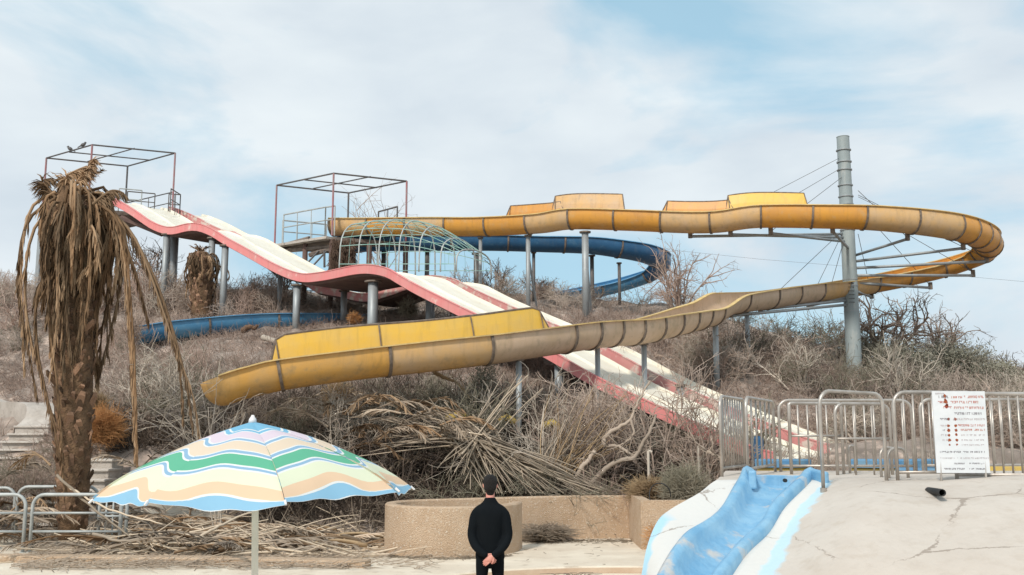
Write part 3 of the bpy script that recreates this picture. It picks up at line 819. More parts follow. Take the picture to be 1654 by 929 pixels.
# ------------------------------------------------------------------ concrete mound with the play slide
def net(rows_px, nu=6, nv=6):
    rows = [[P(*q) for q in r] for r in rows_px]
    R1 = [spline([tuple(p) for p in r], nu) for r in rows]
    R1 = np.array(R1)
    cols = [spline([tuple(R1[i, j]) for i in range(R1.shape[0])], nv) for j in range(R1.shape[1])]
    return np.array(cols).transpose(1, 0, 2)
md_ = empty('play_mound', (3.6, 10.0, -0.12), 'smooth cream concrete mound with pale blue painted edges carrying the play slide', 'mound')
LOW = 980
#        left silhouette ... slide left, slide right, band, dome ... 
rows_px = [
 [(1172,760.5,14.3),(1205,760.5,14.3),(1255,760.5,14.3),(1310,760.5,14.3),(1340,760.5,14.3),(1400,760.5,14.3),(1500,760.5,14.3),(1654,760.5,14.3),(1850,760.5,14.3),(2500,760.5,14.3)],
 [(1160,773,11.9),(1200,772,11.8),(1255,773,11.8),(1312,773,11.8),(1345,773,11.8),(1400,773,11.8),(1500,772.5,11.8),(1654,765,11.6),(1850,765,11.6),(2500,765,11.6)],
 [(1147,782,11.5),(1188,788,11.2),(1245,792,11.2),(1302,786,11.2),(1332,789,11.1),(1400,783,10.8),(1500,781,10.8),(1654,775,10.6),(1850,775,10.6),(2500,775,10.6)],
 [(1128,797,11.1),(1172,826,10.6),(1222,832,10.6),(1268,820,10.6),(1305,822,10.5),(1400,812,9.9),(1500,812,9.8),(1654,808,9.6),(1850,808,9.6),(2500,808,9.6)],
 [(1084,822,10.7),(1144,854,10.1),(1196,862,10.1),(1243,860,10.1),(1275,868,9.9),(1375,860,9.25),(1500,860,9.1),(1654,856,8.9),(1850,856,8.9),(2500,856,8.9)],
 [(1062,842,10.4),(1110,876,9.7),(1160,888,9.7),(1210,892,9.6),(1262,905,9.4),(1365,905,8.8),(1500,905,8.6),(1654,900,8.4),(1850,900,8.4),(2500,900,8.4)],
 [(1046,880,9.9),(1086,905,9.3),(1135,918,9.3),(1188,922,9.2),(1250,935,9.0),(1360,945,8.5),(1500,945,8.3),(1654,940,8.1),(1850,940,8.1),(2500,940,8.1)],
 [(1036,929,9.5),(1068,935,9.0),(1115,945,9.0),(1172,950,8.9),(1240,970,8.7),(1358,990,8.2),(1500,990,8.0),(1654,985,7.8),(1850,985,7.8),(2500,985,7.8)],
]
G = net(rows_px, 6, 6)
for r_i in range(G.shape[0]):
    for c_i in range(G.shape[1]):
        u_, v_ = c_i/6, r_i/6
        g_ = max(0, 1 - abs(u_ - 2)/1.0); g_ = min(1, g_*2.6)*min(1, max(0, (v_ - .75)*2.5))
        G[r_i, c_i, 2] -= 0.24*g_; G[r_i, c_i, 1] += 0.06*g_
# last rows go down to the pool floor
foot = G[-1].copy(); foot[:, 2] = -0.2; foot[:, 1] -= 0.35
mid = (G[-1] + foot)/2; mid[:, 1] -= 0.1
G = np.concatenate([G, mid[None], foot[None]], 0)
nr, nc = G.shape[:2]
V = G.reshape(-1, 3)
i = np.arange(nr-1)[:, None]*nc + np.arange(nc-1)[None]
F = np.stack([i, i+nc, i+nc+1, i+1], -1).reshape(-1, 4)
# mound material: painted bands follow the column parameter u
def mound_mat():
    m = mat('mound_concrete', (0.57, 0.515, 0.455, 1), (0.51, 0.45, 0.39, 1), 1.1, 0.8, bump=0.14, bscale=18, third=(0.44, 0.37, 0.30, 1), tscale=3.6, tlo=0.55, thi=0.82, streak=(0.42, 0.36, 0.30, 1))
    t = m.node_tree; bs = t.nodes['Principled BSDF']
    src = bs.inputs['Base Color'].links[0].from_socket
    uv = N(t, 'ShaderNodeUVMap'); uv.uv_map = 'paint'
    se = N(t, 'ShaderNodeSeparateXYZ'); t.links.new(uv.outputs[0], se.inputs[0])
    co = N(t, 'ShaderNodeTexCoord')
    nz = N(t, 'ShaderNodeTexNoise', i_Scale=3.5, i_Detail=6.0); t.links.new(co.outputs['Object'], nz.inputs['Vector'])
    def math_(op, a, b=None, clamp=False):
        n = N(t, 'ShaderNodeMath', operation=op); n.use_clamp = clamp
        for k, x in enumerate((a, b)):
            if x is None: continue
            if isinstance(x, (int, float)): n.inputs[k].default_value = x
            else: t.links.new(x, n.inputs[k])
        return n.outputs[0]
    nn = math_('MULTIPLY', math_('SUBTRACT', nz.outputs['Fac'], 0.5), 0.55)
    uu = math_('ADD', se.outputs[0], nn)
    def band(lo, hi, soft=0.06):
        a = math_('MULTIPLY', math_('SUBTRACT', uu, lo), 1/soft, True)
        b = math_('MULTIPLY', math_('SUBTRACT', hi, uu), 1/soft, True)
        return math_('MULTIPLY', a, b)
    def mixc(fac, a, c):
        x = N(t, 'ShaderNodeMix'); x.data_type = 'RGBA'
        t.links.new(fac, x.inputs[0]); t.links.new(a, x.inputs[6]); x.inputs[7].default_value = c
        return x.outputs[2]
    vv = se.outputs[1]
    front = math_('MULTIPLY', math_('SUBTRACT', vv, 1.15), 6, True)
    white = math_('MULTIPLY', band(-1, 3.75), front)
    c = mixc(white, src, (0.64, 0.63, 0.60, 1))
    lowb = math_('MULTIPLY', math_('SUBTRACT', vv, 4.2), 2.0, True)
    c = mixc(math_('MULTIPLY', math_('MULTIPLY', band(3.62, 4.08, 0.1), front), 0.85), c, (0.46, 0.66, 0.76, 1))
    c = mixc(math_('MULTIPLY', math_('MULTIPLY', band(-1, 0.28, 0.1), lowb), 0.9), c, (0.36, 0.60, 0.74, 1))
    # hairline cracks
    wv = N(t, 'ShaderNodeTexVoronoi', feature='DISTANCE_TO_EDGE', i_Scale=0.62)
    ds = N(t, 'ShaderNodeMix'); ds.data_type = 'RGBA'; ds.inputs[0].default_value = 0.16
    n3 = N(t, 'ShaderNodeTexNoise', i_Scale=3.0, i_Detail=8.0, i_Roughness=0.7); t.links.new(co.outputs['Object'], n3.inputs['Vector'])
    t.links.new(co.outputs['Object'], ds.inputs[6]); t.links.new(n3.outputs['Color'], ds.inputs[7])
    mq = N(t, 'ShaderNodeMapping'); mq.inputs['Scale'].default_value = (0.9, 0.9, 2.0); t.links.new(ds.outputs[2], mq.inputs[0])
    t.links.new(mq.outputs[0], wv.inputs['Vector'])
    n4 = N(t, 'ShaderNodeTexNoise', i_Scale=1.3, i_Detail=3.0); t.links.new(co.outputs['Object'], n4.inputs['Vector'])
    thr = math_('MULTIPLY', math_('SUBTRACT', n4.outputs['Fac'], 0.42), 0.05, False)
    cr = math_('MULTIPLY', math_('SUBTRACT', thr, wv.outputs['Distance']), 300, True)
    c = mixc(math_('MULTIPLY', cr, 0.75), c, (0.26, 0.21, 0.17, 1))
    t.links.new(c, bs.inputs['Base Color'])
    return m
mo = np_obj('dome', V, F, mound_mat(), md_, smooth=True)
uvl = mo.data.uv_layers.new(name='paint')
lv = np.zeros(len(mo.data.loops), np.int32); mo.data.loops.foreach_get('vertex_index', lv)
uu = (lv % nc) / 6.0; vv = (lv // nc) / 6.0
uvl.data.foreach_set('uv', np.stack([uu, vv], 1).astype(np.float32).ravel())
mb = MB(); rf_ = [tuple(G[r][-1]) for r in range(nr)]; mb.quad_grid([rf_, [(x, y, -0.25) for x, y, z in rf_]]); mb.build('right_wall', M['oldconcrete'], md_)
mb = MB()
rb = [tuple(G[0][j]) for j in range(nc)]
mb.quad_grid([[(x, y, -0.2) for x, y, z in rb], rb]); mb.build('back_wall', M['oldconcrete'], md_)
lf = [tuple(G[r][0]) for r in range(nr)]
mb = MB(); mb.quad_grid([[(x + 0.12, y + .25, -0.2) for x, y, z in lf], [(x+.05, y+.1, z - .15) for x, y, z in lf], lf]); mb.build('left_cheek', mat('cheek_pale_blue', (0.36, 0.58, 0.70, 1), (0.50, 0.62, 0.66, 1), 3, 0.75), md_, smooth=True)
settle(md_)
# drain spout
a = P(1500, 792.5, 10.35); b = P(1522, 796, 9.75)
mb = MB()
rows = []
for q, rr in ((a, .036), (b, .036), (b, .029), (a + (b-a)*.3, .027)):
    d = (b - a).normalized(); e = d.orthogonal().normalized(); f_ = d.cross(e)
    rows.append([q + (e*math.cos(x) + f_*math.sin(x))*rr for x in np.linspace(0, 2*PI, 13)[:-1]])
mb.quad_grid(rows, True)
a2 = P(1500, 792.5, 10.9)
mb.tube([a2, a], .036, 12)
tag(mb.build('drain_spout', M['blackrub'], smooth=True), 'short black pipe poking out of the cream mound', 'pipe')

# play slide: bed, raised sides, head board
ps = empty('play_slide', tuple(P(1255, 780, 11.2)), 'small sky blue fibreglass slide running down the cream mound', 'slide')
sr = [  # left outer, right outer per station: (pxL, pyL, pxR, pyR, Y)
 (1203,766,1314,768,11.75),(1198,780,1303,781,11.45),(1187,799,1287,797,11.1),(1172,826,1262,822,10.65),(1158,842,1250,846,10.35),(1142,854,1238,862,10.1),(1113,872,1212,886,9.75),(1092,897,1190,912,9.35),(1072,930,1165,945,9.0),(1050,975,1140,990,8.6)]
SL = spline([tuple(P(l, pl_, Y)) + tuple(P(r_, pr_, Y)) for l, pl_, r_, pr_, Y in sr], 7)
rows = []
for k, q in enumerate(SL):
    L, R_ = Vector(q[:3]), Vector(q[3:])
    e = (R_ - L); e.z *= 0.6; e.normalize()
    up = Vector((0, 0.12, 1)).normalized()
    hw = 0.13 + 0.05*math.exp(-((k-12)/10)**2)
    L = L + Vector((0, 0, .02)); R_ = R_ + Vector((0, 0, .02))
    rows.append([L + up*(hw-.12) - e*0.02 - up*0.2, L + up*0.05 - e*.01, L + up*0.07 + e*.03, L + up*0.04 + e*.09, L - up*(hw-.07) + e*.13, L - up*hw*.75 + e*.22, (L+R_)/2 - up*(hw*.8),
                 R_ - up*hw*.75 - e*.22, R_ - up*(hw-.07) - e*.13, R_ + up*0.04 - e*.09, R_ + up*0.07 - e*.03, R_ + up*0.05 + e*.01, R_ - up*0.16 + e*.02])
mb = MB(); mb.quad_grid(rows)
o = mb.build('chute', M['bluepaint'], ps, True)
o.modifiers.new('thick', 'SOLIDIFY').thickness = 0.012
q = SL[0]; L, R_ = Vector(q[:3]), Vector(q[3:])
mb = MB()
def plank(mb, a, b, zlo, zhi, th=0.04):
    d = (b - a); n_ = Vector((-d.y, d.x, 0)).normalized()*th/2
    base = len(mb.v)
    for z in (zlo, zhi):
        for p in (a - n_, b - n_, b + n_, a + n_): mb.v.append((p.x, p.y, p.z + z))
    for f in ((3,2,1,0),(4,5,6,7),(0,1,5,4),(1,2,6,5),(2,3,7,6),(3,0,4,7)): mb.f.append(tuple(base + i for i in f))
plank(mb, L.lerp(R_, .12) - Vector((0,.12,0)), R_.lerp(L, .12) - Vector((0,.12,0)), -0.16, 0.0)
mb.build('head_board', M['bluepaint'], ps, bevel=0.01)
for a, s_ in ((L, 1), (R_, -1)):
    mb = MB()
    b2 = a + Vector((-.03*s_, -.42, -.03))
    plank(mb, a + Vector((.04*s_, .03, .0)), b2 + Vector((.02*s_, 0, 0)), -.12, .085, 0.09)
    mb.build('side_wing', M['bluepaint'], ps, bevel=0.02)
mb = MB(); c = P(1267, 776, 11.45); mb.tube([c, c - Vector((0, .05, 0))], 0.022, 10); mb.build('bolt', M['blackrub'], ps)
settle(ps)

# ------------------------------------------------------------------ railings on the mound
ZD = 1.655
def hoop_pts(a, b, h, r=0.14, z0=None):
    """inverted U from foot a to foot b with rounded corners"""
    a = Vector(a); b = Vector(b); d = (b - a).normalized(); up = Vector((0, 0, 1))
    za = a.z; zb = b.z; zt_ = max(za, zb) + h
    pts = [a]
    for t_ in np.linspace(0, PI/2, 6): pts.append(Vector((a.x, a.y, zt_ - r)) + d*(r - r*math.cos(t_)) + up*r*math.sin(t_))
    for t_ in np.linspace(0, PI/2, 6): pts.append(Vector((b.x, b.y, zt_ - r)) - d*(r - r*math.sin(t_)) + up*r*math.cos(t_))
    pts.append(b)
    return pts
def barrier(px0, Y0, px1, Y1, label, h=1.0, nbars=0, z0=ZD, m='stainless', rails=(), r=0.021, name='barrier', rc=0.14, z1=None, low=None, cat='railing', group=None, za=None, bstep=None):
    a = P(px0, 700, Y0); b = P(px1, 700, Y1); a.z = z0 if za is None else za; b.z = z0
    t = empty(name, tuple(a), label, cat, group)
    mb = MB(); mb.tube(hoop_pts(a, b, h, rc), r, 8); fr_ = mb.build('frame', M[m], t, True)
    zt_ = max(a.z, b.z) + h
    for q in rails:
        mb = MB(); mb.tube([Vector((a.x, a.y, z0 + h*q)), Vector((b.x, b.y, z0 + h*q))], r*0.7, 6); mb.build('rail', M[m], t, True)
    if low: 
        mb = MB(); mb.tube([Vector((a.x, a.y, z0 + low)), Vector((b.x, b.y, z0 + low))], r*0.9, 6); mb.build('bottom_rail', M[m], t, True)
    for k in range(1, nbars + 1):
        q = a.lerp(b, k/(nbars+1)); top = zt_ - 0.005
        lo = z0 + (low or 0.0)
        if k in (1, nbars) and rc/(a-b).length > 0.8/(nbars+1): top -= rc*0.2
        mb = MB(); mb.tube([(q.x, q.y, lo), (q.x, q.y, top)], r*0.55, 6); mb.build('bar', M[m], t, True)
    for q in (a, b):
        mb = MB(); mb.tube([Vector((q.x, q.y, q.z - .08)), Vector((q.x, q.y, q.z + .015))], r*1.7, 10); mb.build('foot', M[m], fr_)
    settle(t)
    return t
barrier(1164, 12.3, 1203, 13.6, 'end barrier of close upright bars at the left edge of the mound, seen almost end-on', 1.0, 9, low=.12)
barrier(1206, 12.1, 1250, 13.9, 'short barred barrier between the end barrier and the long barred one on the mound', 0.98, 5, low=.12)
barrier(1259, 13.9, 1474, 13.9, 'long low barred barrier along the back of the mound behind the single hoop rail', 1.0, 13, low=.1)
barrier(1326, 10.95, 1428, 11.3, 'single plain hoop rail standing right beside the blue play slide', 1.0, 0, za=1.60)
barrier(1446, 11.35, 1585, 11.5, 'tall barred barrier left of the notice board on the mound', 1.01, 8, low=.11)
barrier(1541, 11.15, 1960, 11.4, 'tall barred barrier behind the notice board running out of frame on the right', 0.985, 27, low=.09)
barrier(1488, 13.5, 1720, 13.7, 'barred barrier farther back behind the notice board', 1.0, 15, low=.12)
barrier(1276, 12.9, 1360, 13.0, 'two-rail gate section in front of the long barred barrier, left half', .93, 0, rails=(.55,), rc=.03)
barrier(1350, 12.7, 1438, 12.9, 'two-rail gate section in front of the long barred barrier, right half', .92, 2, rails=(.52,), rc=.13)
barrier(1420, 12.2, 1446, 12.3, 'small knee-high tube hoop beside the tall barred barrier, left one', .37, 1, rc=.1, r=.018)
barrier(1432, 11.9, 1463, 12.0, 'small knee-high tube hoop beside the tall barred barrier, right one', .37, 0, rc=.12, r=.018)
barrier(1370, 13.3, 1379, 13.3, 'narrow low tube hoop between the gate sections and the long barrier', .38, 0, rc=.03, r=.018)

# notice board
sg = empty('notice_board', tuple(P(1551, 764, 11.0)), 'white rust-spotted notice board with rows of small red and dark lettering on the railing', 'sign')
s0, s1 = P(1513, 764, 11.0), P(1590, 632, 11.0)
z0_, z1_ = s0.z, s1.z
W_ = s1.x - s0.x
cx = (s0.x + s1.x)/2
mb = MB(); mb.box((cx, 11.0, (z0_+z1_)/2), (W_, 0.012, z1_ - z0_)); brd = mb.build('board', M['signwhite'], sg)
rr = random.Random(5)
def glyphs(u0, u1, v, hpx, m, nm, dens=1.0):
    """a row of small unreadable letter shapes; u from 0 to 1 across, v from 0 top to 1 bottom"""
    mb = MB(); u = u0
    zc = z1_ - (z1_ - z0_)*v; hh = hpx
    while u < u1:
        w_ = rr.uniform(.014, .026)
        if rr.random() < .16: u += .02; continue
        x0 = s0.x + W_*u; x1 = s0.x + W_*min(u + w_, u1)
        yy = 11.0 - 0.0085
        for _ in range(rr.choice((2, 2, 3))):
            k = rr.random()
            if k < .4: a, b, c, d = x0, x0 + .0045, zc - hh/2, zc + hh/2
            elif k < .7: a, b, c, d = x1 - .0045, x1, zc - hh/2*rr.uniform(.2, 1), zc + hh/2
            else: a, b, c, d = x0, x1, zc + hh/2 - .006, zc + hh/2
            if k > .9: c, d = zc - hh/2, zc - hh/2 + .006
            b0 = len(mb.v); yy -= 0.0004
            mb.v += [(a, yy, c), (b, yy, c), (b, yy, d), (a, yy, d)]
            mb.f.append((b0, b0+1, b0+2, b0+3))
        u += w_ + .009
    if mb.f: mb.build(nm, m, brd)
for u0, u1, v, h_, mm in ((.06,.22,.03,.016,'inkpale'),(.12,.3,.07,.028,'inkdark'),(.36,.56,.075,.022,'inkred'),(.6,.97,.07,.026,'inkred'),
                          (.1,.26,.135,.022,'inkred'),(.34,.86,.135,.026,'inkred'),(.2,.36,.2,.024,'inkred'),(.4,.97,.205,.026,'inkred'),(.4,.9,.275,.026,'inkdark'),
                          (.12,.3,.345,.022,'inkdark'),(.36,.97,.345,.02,'inkpale'),(.12,.26,.425,.018,'inkpale'),(.45,.95,.42,.022,'inkred'),(.14,.2,.48,.016,'inkdark'),(.5,.95,.475,.02,'inkred'),
                          (.12,.24,.54,.018,'inkpale'),(.48,.94,.54,.018,'inkpale'),(.14,.26,.6,.016,'inkpale'),(.5,.92,.6,.016,'inkpale'),(.5,.92,.66,.014,'inkpale'),
                          (.08,.92,.745,.018,'inkdark'),(.08,.98,.82,.015,'inkpale'),(.34,.52,.885,.015,'inkdark'),(.62,.9,.885,.015,'inkdark'),(.14,.55,.95,.018,'inkdark'),(.6,.9,.95,.014,'inkdark')):
    glyphs(u0, u1, v, h_, M[mm], 'lettering')
for u, v, r_ in ((.24,.06,.02),(.25,.13,.026),(.26,.19,.024),(.28,.345,.016),(.41,.345,.018),(.27,.425,.018),(.41,.425,.018),(.27,.48,.019),(.41,.48,.018),(.27,.54,.016),(.41,.535,.016),(.27,.6,.02),(.41,.6,.018),(.27,.66,.011),(.41,.655,.011),(.24,.10,.014),(.27,.165,.014)):
    mb = MB(); c = Vector((s0.x + W_*u, 11.0 - .0075, z1_ - (z1_ - z0_)*v))
    n_ = 11; b0 = 0
    mb.v = [tuple(c + Vector((r_*rr.uniform(.65, 1.15)*math.cos(2*PI*k/n_), 0, r_*rr.uniform(.6, 1.2)*math.sin(2*PI*k/n_)))) for k in range(n_)]
    mb.f = [tuple(range(n_))]
    mb.build('rust_spot', M['rust'], brd)
for u in (.08, .92):
    mb = MB(); mb.tube([(s0.x + W_*u, 11.0, z0_ - .12), (s0.x + W_*u, 11.02, z1_ - .1)], .012, 6); mb.build('leg', M['stainless'], sg)
settle(sg)

# painted low walls and bin beyond the mound
def pool_wall(px0, px1, pyt, pyb, Y, mtop, mlow, label):
    t = empty('pool_edge', tuple(P(px0, pyb, Y)), label, 'pool edge')
    a, b = P(px0, pyt, Y), P(px1, pyt, Y); lo = P(px0, pyb, Y).z
    pts = [(a.x, Y + .3), ((a.x+b.x)/2, Y), (b.x, Y + .35)]
    o = strip_wall('coping', pts, .5, .16, M[mtop], a.z - .16, parent=t); 
    if mlow: strip_wall('wall', pts, .36, a.z - .16 - lo + 1.2, M[mlow], lo - 1.2, parent=t)
    settle(t)
pool_wall(1385, 1516, 742, 765, 19.5, 'poolblue', 'poolyellow', 'rounded blue coping over a yellow pool wall seen through the railing')
pool_wall(1235, 1300, 742, 765, 20.5, 'poolblue', 'poolyellow', 'faded blue and yellow pool edge at the foot of the red and white slides')
pool_wall(1604, 1720, 752, 790, 19.0, 'poolyellow', 'poolyellow', 'pale yellow painted block seen below the railing at the right')
pool_wall(1470, 1514, 757, 790, 18.0, 'poolblue', 'poolblue', 'plain blue pool wall piece left of the notice board')
mb = MB(); a = P(1222, 700, 22.6); 
rows = [[(a.x + r_*math.cos(t_), 22.6 + r_*math.sin(t_), z) for t_ in np.linspace(0, 2*PI, 17)[:-1]] for z, r_ in ((.9, .14), (2.05, .15), (2.1, .13), (2.14, .08))]
mb.quad_grid(rows, True)
tag(mb.build('barrel', M['blue1'], smooth=True), 'small blue barrel beyond the barred end barrier', 'barrel')
for px0, px1, py, Y, lab in ((720, 762, 668, 23.4, 'half-buried yellow boat-like rim, left piece in the thicket'), (806, 832, 672, 23.6, 'half-buried yellow rim piece in the middle of the thicket'), (878, 905, 680, 23.6, 'half-buried yellow rim piece nearest the pale thick branches')):
    a, b = P(px0, py, Y), P(px1, py + 4, Y)
    mb = MB(); mb.tube([a - Vector((0,0,.12)), a.lerp(b, .5), b - Vector((0,0,.1))], .085, 8)
    tag(mb.build('slide_scrap', M['poolyellow'], smooth=True), lab, 'debris')

# ------------------------------------------------------------------ left tube railings
def tube_fence(px0, px1, Y, label, mids, h=1.06, bars=0, Y1=None, m='greytube'):
    t = barrier(px0, Y, px1, Y1 or Y, label, h, bars, z0=0.0, m=m, rails=mids, r=.034, name='tube_fence', rc=.22, cat='railing')
tube_fence(-110, 50, 19.0, 'grey tube railing panel cut off by the left edge of the photo', (.36, .68))
tube_fence(61, 203, 19.0, 'grey tube railing panel in front of the palm trunk', (.36, .68))
tube_fence(-40, 32, 21.3, 'grey tube railing farther back at the left edge', (.5,))
tube_fence(36, 165, 21.0, 'grey tube railing farther back behind the palm trunk panel', (.5,), h=1.1)
tube_fence(168, 212, 19.9, 'short grey tube railing piece with uprights under the umbrella rim', (.6,), bars=3, h=.98)

# ------------------------------------------------------------------ umbrella
UY = 6.15
uc = P(413, 700, UY)
um = empty('beach_umbrella', (uc.x, UY, -0.12), 'open beach umbrella with wavy pastel blue, peach and green stripes', 'umbrella')
APEX = P(408, 681, UY)
NP, R0 = 8, 0.95
TILT = Matrix.Rotation(math.radians(1.6), 3, 'Y').inverted() @ Matrix.Rotation(math.radians(0.5), 3, 'X')
def canopy_pt(panel, u, v):
    a0 = -PI/2 + 0.375 + panel*2*PI/NP
    a = a0 + u*2*PI/NP
    chord = math.cos(PI/NP) / math.cos((u - .5)*2*PI/NP)
    sag = 4*u*(1-u)
    rim_r = R0*(chord*(1) + (1-chord)*0.0)
    r = rim_r*v
    z = -0.415*(0.70*v + 0.30*v*v*v)
    r = r*(1 - 0.02*sag*v)
    z += 0.035*sag*math.sin(PI*min(v, 1))*0.6 - 0.0
    # edge scallop: rises and hangs between rib tips
    if v > 0.85:
        e = (v - .85)/.15
        z -= 0.040*e*e*(0.3 + 0.7*sag) + .008*e*math.sin(u*17 + panel)*sag
        r -= 0.012*sag*e
    d = Vector((r*math.cos(a), r*math.sin(a), z + 0.02*math.sin(panel*2.1 + u*PI)*v*v))
    d = TILT @ d; d.x += .055*v
    return APEX + d
mu = bpy.data.materials.new('umbrella_print'); mu.use_nodes = True
t = mu.node_tree; bs = t.nodes['Principled BSDF']; bs.inputs['Roughness'].default_value = 0.75
uv = N(t, 'ShaderNodeUVMap'); uv.uv_map = 'print'
se = N(t, 'ShaderNodeSeparateXYZ'); t.links.new(uv.outputs[0], se.inputs[0])
rpc = N(t, 'ShaderNodeValToRGB'); rpc.color_ramp.interpolation = 'CONSTANT'
WH = srgb(240, 244, 244); BL = srgb(150, 190, 222); SKY_ = srgb(130, 194, 228); PK = srgb(232, 218, 232); PE = srgb(238, 220, 198); GR = srgb(104, 192, 158); CR = srgb(236, 243, 216); OR = srgb(243, 212, 180); BB = srgb(150, 202, 234)
stops = [(0, SKY_), (.19, WH), (.205, SKY_), (.235, WH), (.25, PK), (.355, WH), (.37, BL), (.395, WH), (.41, PE), (.52, WH), (.535, BL), (.565, WH), (.58, GR), (.69, WH), (.705, BL), (.73, WH), (.745, CR), (.855, OR), (.925, WH), (.937, BB), (.993, WH)]
cr = rpc.color_ramp
cr.elements[0].position = 0; cr.elements[0].color = stops[0][1]
cr.elements[1].position = stops[1][0]; cr.elements[1].color = stops[1][1]
for p_, c_ in stops[2:]:
    e = cr.elements.new(p_); e.color = c_
t.links.new(se.outputs[1], rpc.inputs['Fac'])
dim = N(t, 'ShaderNodeMix'); dim.data_type = 'RGBA'; dim.blend_type = 'MULTIPLY'; dim.inputs[0].default_value = 1; dim.inputs[7].default_value = (.84, .84, .84, 1)
t.links.new(rpc.outputs[0], dim.inputs[6])
t.links.new(dim.outputs[2], bs.inputs['Base Color'])
tr = N(t, 'ShaderNodeBsdfTranslucent'); t.links.new(rpc.outputs[0], tr.inputs['Color'])
ms = N(t, 'ShaderNodeMixShader'); ms.inputs[0].default_value = 0.22
t.links.new(bs.outputs[0], ms.inputs[1]); t.links.new(tr.outputs[0], ms.inputs[2])
t.links.new(ms.outputs[0], t.nodes['Material Output'].inputs[0])
nb = N(t, 'ShaderNodeTexNoise', i_Scale=5.0, i_Detail=3.0); tcu = N(t, 'ShaderNodeTexCoord'); t.links.new(tcu.outputs['Object'], nb.inputs['Vector'])
bp = N(t, 'ShaderNodeBump', i_Strength=0.25, i_Distance=0.02); t.links.new(nb.outputs['Fac'], bp.inputs['Height']); t.links.new(bp.outputs[0], bs.inputs['Normal'])
NU, NV = 20, 30
for pn in range(NP):
    rows = []; uvs = []
    for j in range(NV + 1):
        v = 0.02 + (1 - 0.02)*j/NV
        rows.append([canopy_pt(pn, i_/NU, v) for i_ in range(NU + 1)])
        for i_ in range(NU + 1):
            u = i_/NU
            wob = 0.050*math.cos(2*PI*(u - 0.47)) + 0.018*math.sin(4*PI*u + 0.6)
            if pn % 2: wob = 0.048*math.cos(2*PI*(u - 0.55)) - 0.016*math.sin(4*PI*u)
            vv_ = v + (wob*.72 - .035)*(0.3 + .7*v)*min(v*2.5, 1) + 0.006*math.sin(9*v)
            if v > .985: vv_ = .999
            uvs.append((u, min(max(vv_, 0.0), 0.999)))
    mb = MB(); mb.quad_grid(rows)
    o = mb.build('canopy_panel', mu, um, True)
    ul = o.data.uv_layers.new(name='print')
    li = np.zeros(len(o.data.loops), np.int32); o.data.loops.foreach_get('vertex_index', li)
    ul.data.foreach_set('uv', np.array(uvs, np.float32)[li].ravel())
    rib = [canopy_pt(pn, 0, v) - Vector((0, 0, .022)) for v in np.linspace(.04, .99, 12)]
    mb = MB(); mb.tube(rib, .004, 5); mb.build('rib', M['white'], um)
    tip = canopy_pt(pn, 0, 1.0); tdir = (tip - canopy_pt(pn, 0, .96)).normalized()
    mb = MB(); mb.tube([tip - tdir*.01, tip + tdir*.022], [.008, .006], 6); mb.build('rib_tip', M['white'], um)
    hub = APEX + Vector((0, 0, -.28)); mid_ = canopy_pt(pn, 0, .5) - Vector((0, 0, .03))
    mb = MB(); mb.tube([hub, mid_], .004, 5); mb.build('stretcher', M['white'], um)
mb = MB(); mb.tube([APEX + Vector((0,0,-.01)), APEX + Vector((0, 0, .015)), APEX + Vector((0, 0, .028)), APEX + Vector((0, 0, .04))], [.026, .022, .013, .008], 12); mb.build('finial', M['white'], um, True)
mb = MB(); base = Vector((P(426, 929, UY).x, UY, -.35)); mb.tube([base, APEX + Vector((0.02, 0, -.02))], .0205, 14); mb.build('pole', M['pole'], um, True)
mb = MB(); q = base.lerp(APEX, .55); mb.tube([q, q + Vector((0, 0, .07))], .028, 14); mb.build('joint_collar', M['white'], um, True)
settle(um)

# ------------------------------------------------------------------ the man
def remesh(mb, name, m, parent, voxel=0.012, smooth=6):
    me = bpy.data.meshes.new('tmp'); me.from_pydata(mb.v, [], mb.f); me.update()
    o = bpy.data.objects.new('tmp', me); COL.objects.link(o)
    r_ = o.modifiers.new('r', 'REMESH'); r_.mode = 'VOXEL'; r_.voxel_size = voxel
    s_ = o.modifiers.new('s', 'SMOOTH'); s_.iterations = smooth; s_.factor = 0.5
    dg = bpy.context.evaluated_depsgraph_get()
    nm = bpy.data.meshes.new_from_object(o.evaluated_get(dg))
    bpy.data.objects.remove(o); bpy.data.meshes.remove(me)
    nm.name = name
    nm.materials.clear(); nm.materials.append(m)
    nm.polygons.foreach_set('use_smooth', [True]*len(nm.polygons))
    ob = bpy.data.objects.new(name, nm); COL.objects.link(ob); ob.parent = parent
    return ob
def limb(mb, pts, rad, sx=1.0, sy=1.0, n=14):
    """tapered tube through joints with round ends; radii may be (rx, ry)"""
    A_ = spline([tuple(p) + ((r if isinstance(r, tuple) else (r, r))) for p, r in zip(pts, rad)], 5)
    rows = []
    for q in A_:
        rows.append(q)
    pr = [Vector(q[:3]) for q in rows]
    R_rows = []
    for i_, q in enumerate(rows):
        t_ = (pr[min(i_+1, len(pr)-1)] - pr[max(i_-1, 0)]).normalized()
        ex = Vector((1, 0, 0)); ex = (ex - t_*ex.dot(t_))
        ex = ex.normalized() if ex.length > .3 else t_.orthogonal().normalized()
        ey = t_.cross(ex)
        R_rows.append([pr[i_] + ex*math.cos(2*PI*k/n)*q[3] + ey*math.sin(2*PI*k/n)*q[4] for k in range(n)])
    b, _ = mb.quad_grid(R_rows, True)
    mb.f.append(tuple(b + k for k in range(n))[::-1]); mb.f.append(tuple(b + (len(rows)-1)*n + k for k in range(n)))
    for e in (0, -1):
        q = rows[e]; mb.ell(pr[e], (q[3]*.98, q[4]*.98, min(q[3], q[4])*.98), 12, 8)
MX = P(791.5, 900, 12.6).x; MY = 12.6; MZ = -0.13
man = empty('person', (MX, MY, MZ), 'man in black suit seen from behind, hands clasped at his back', 'person')
o_ = Vector((MX, MY, MZ))
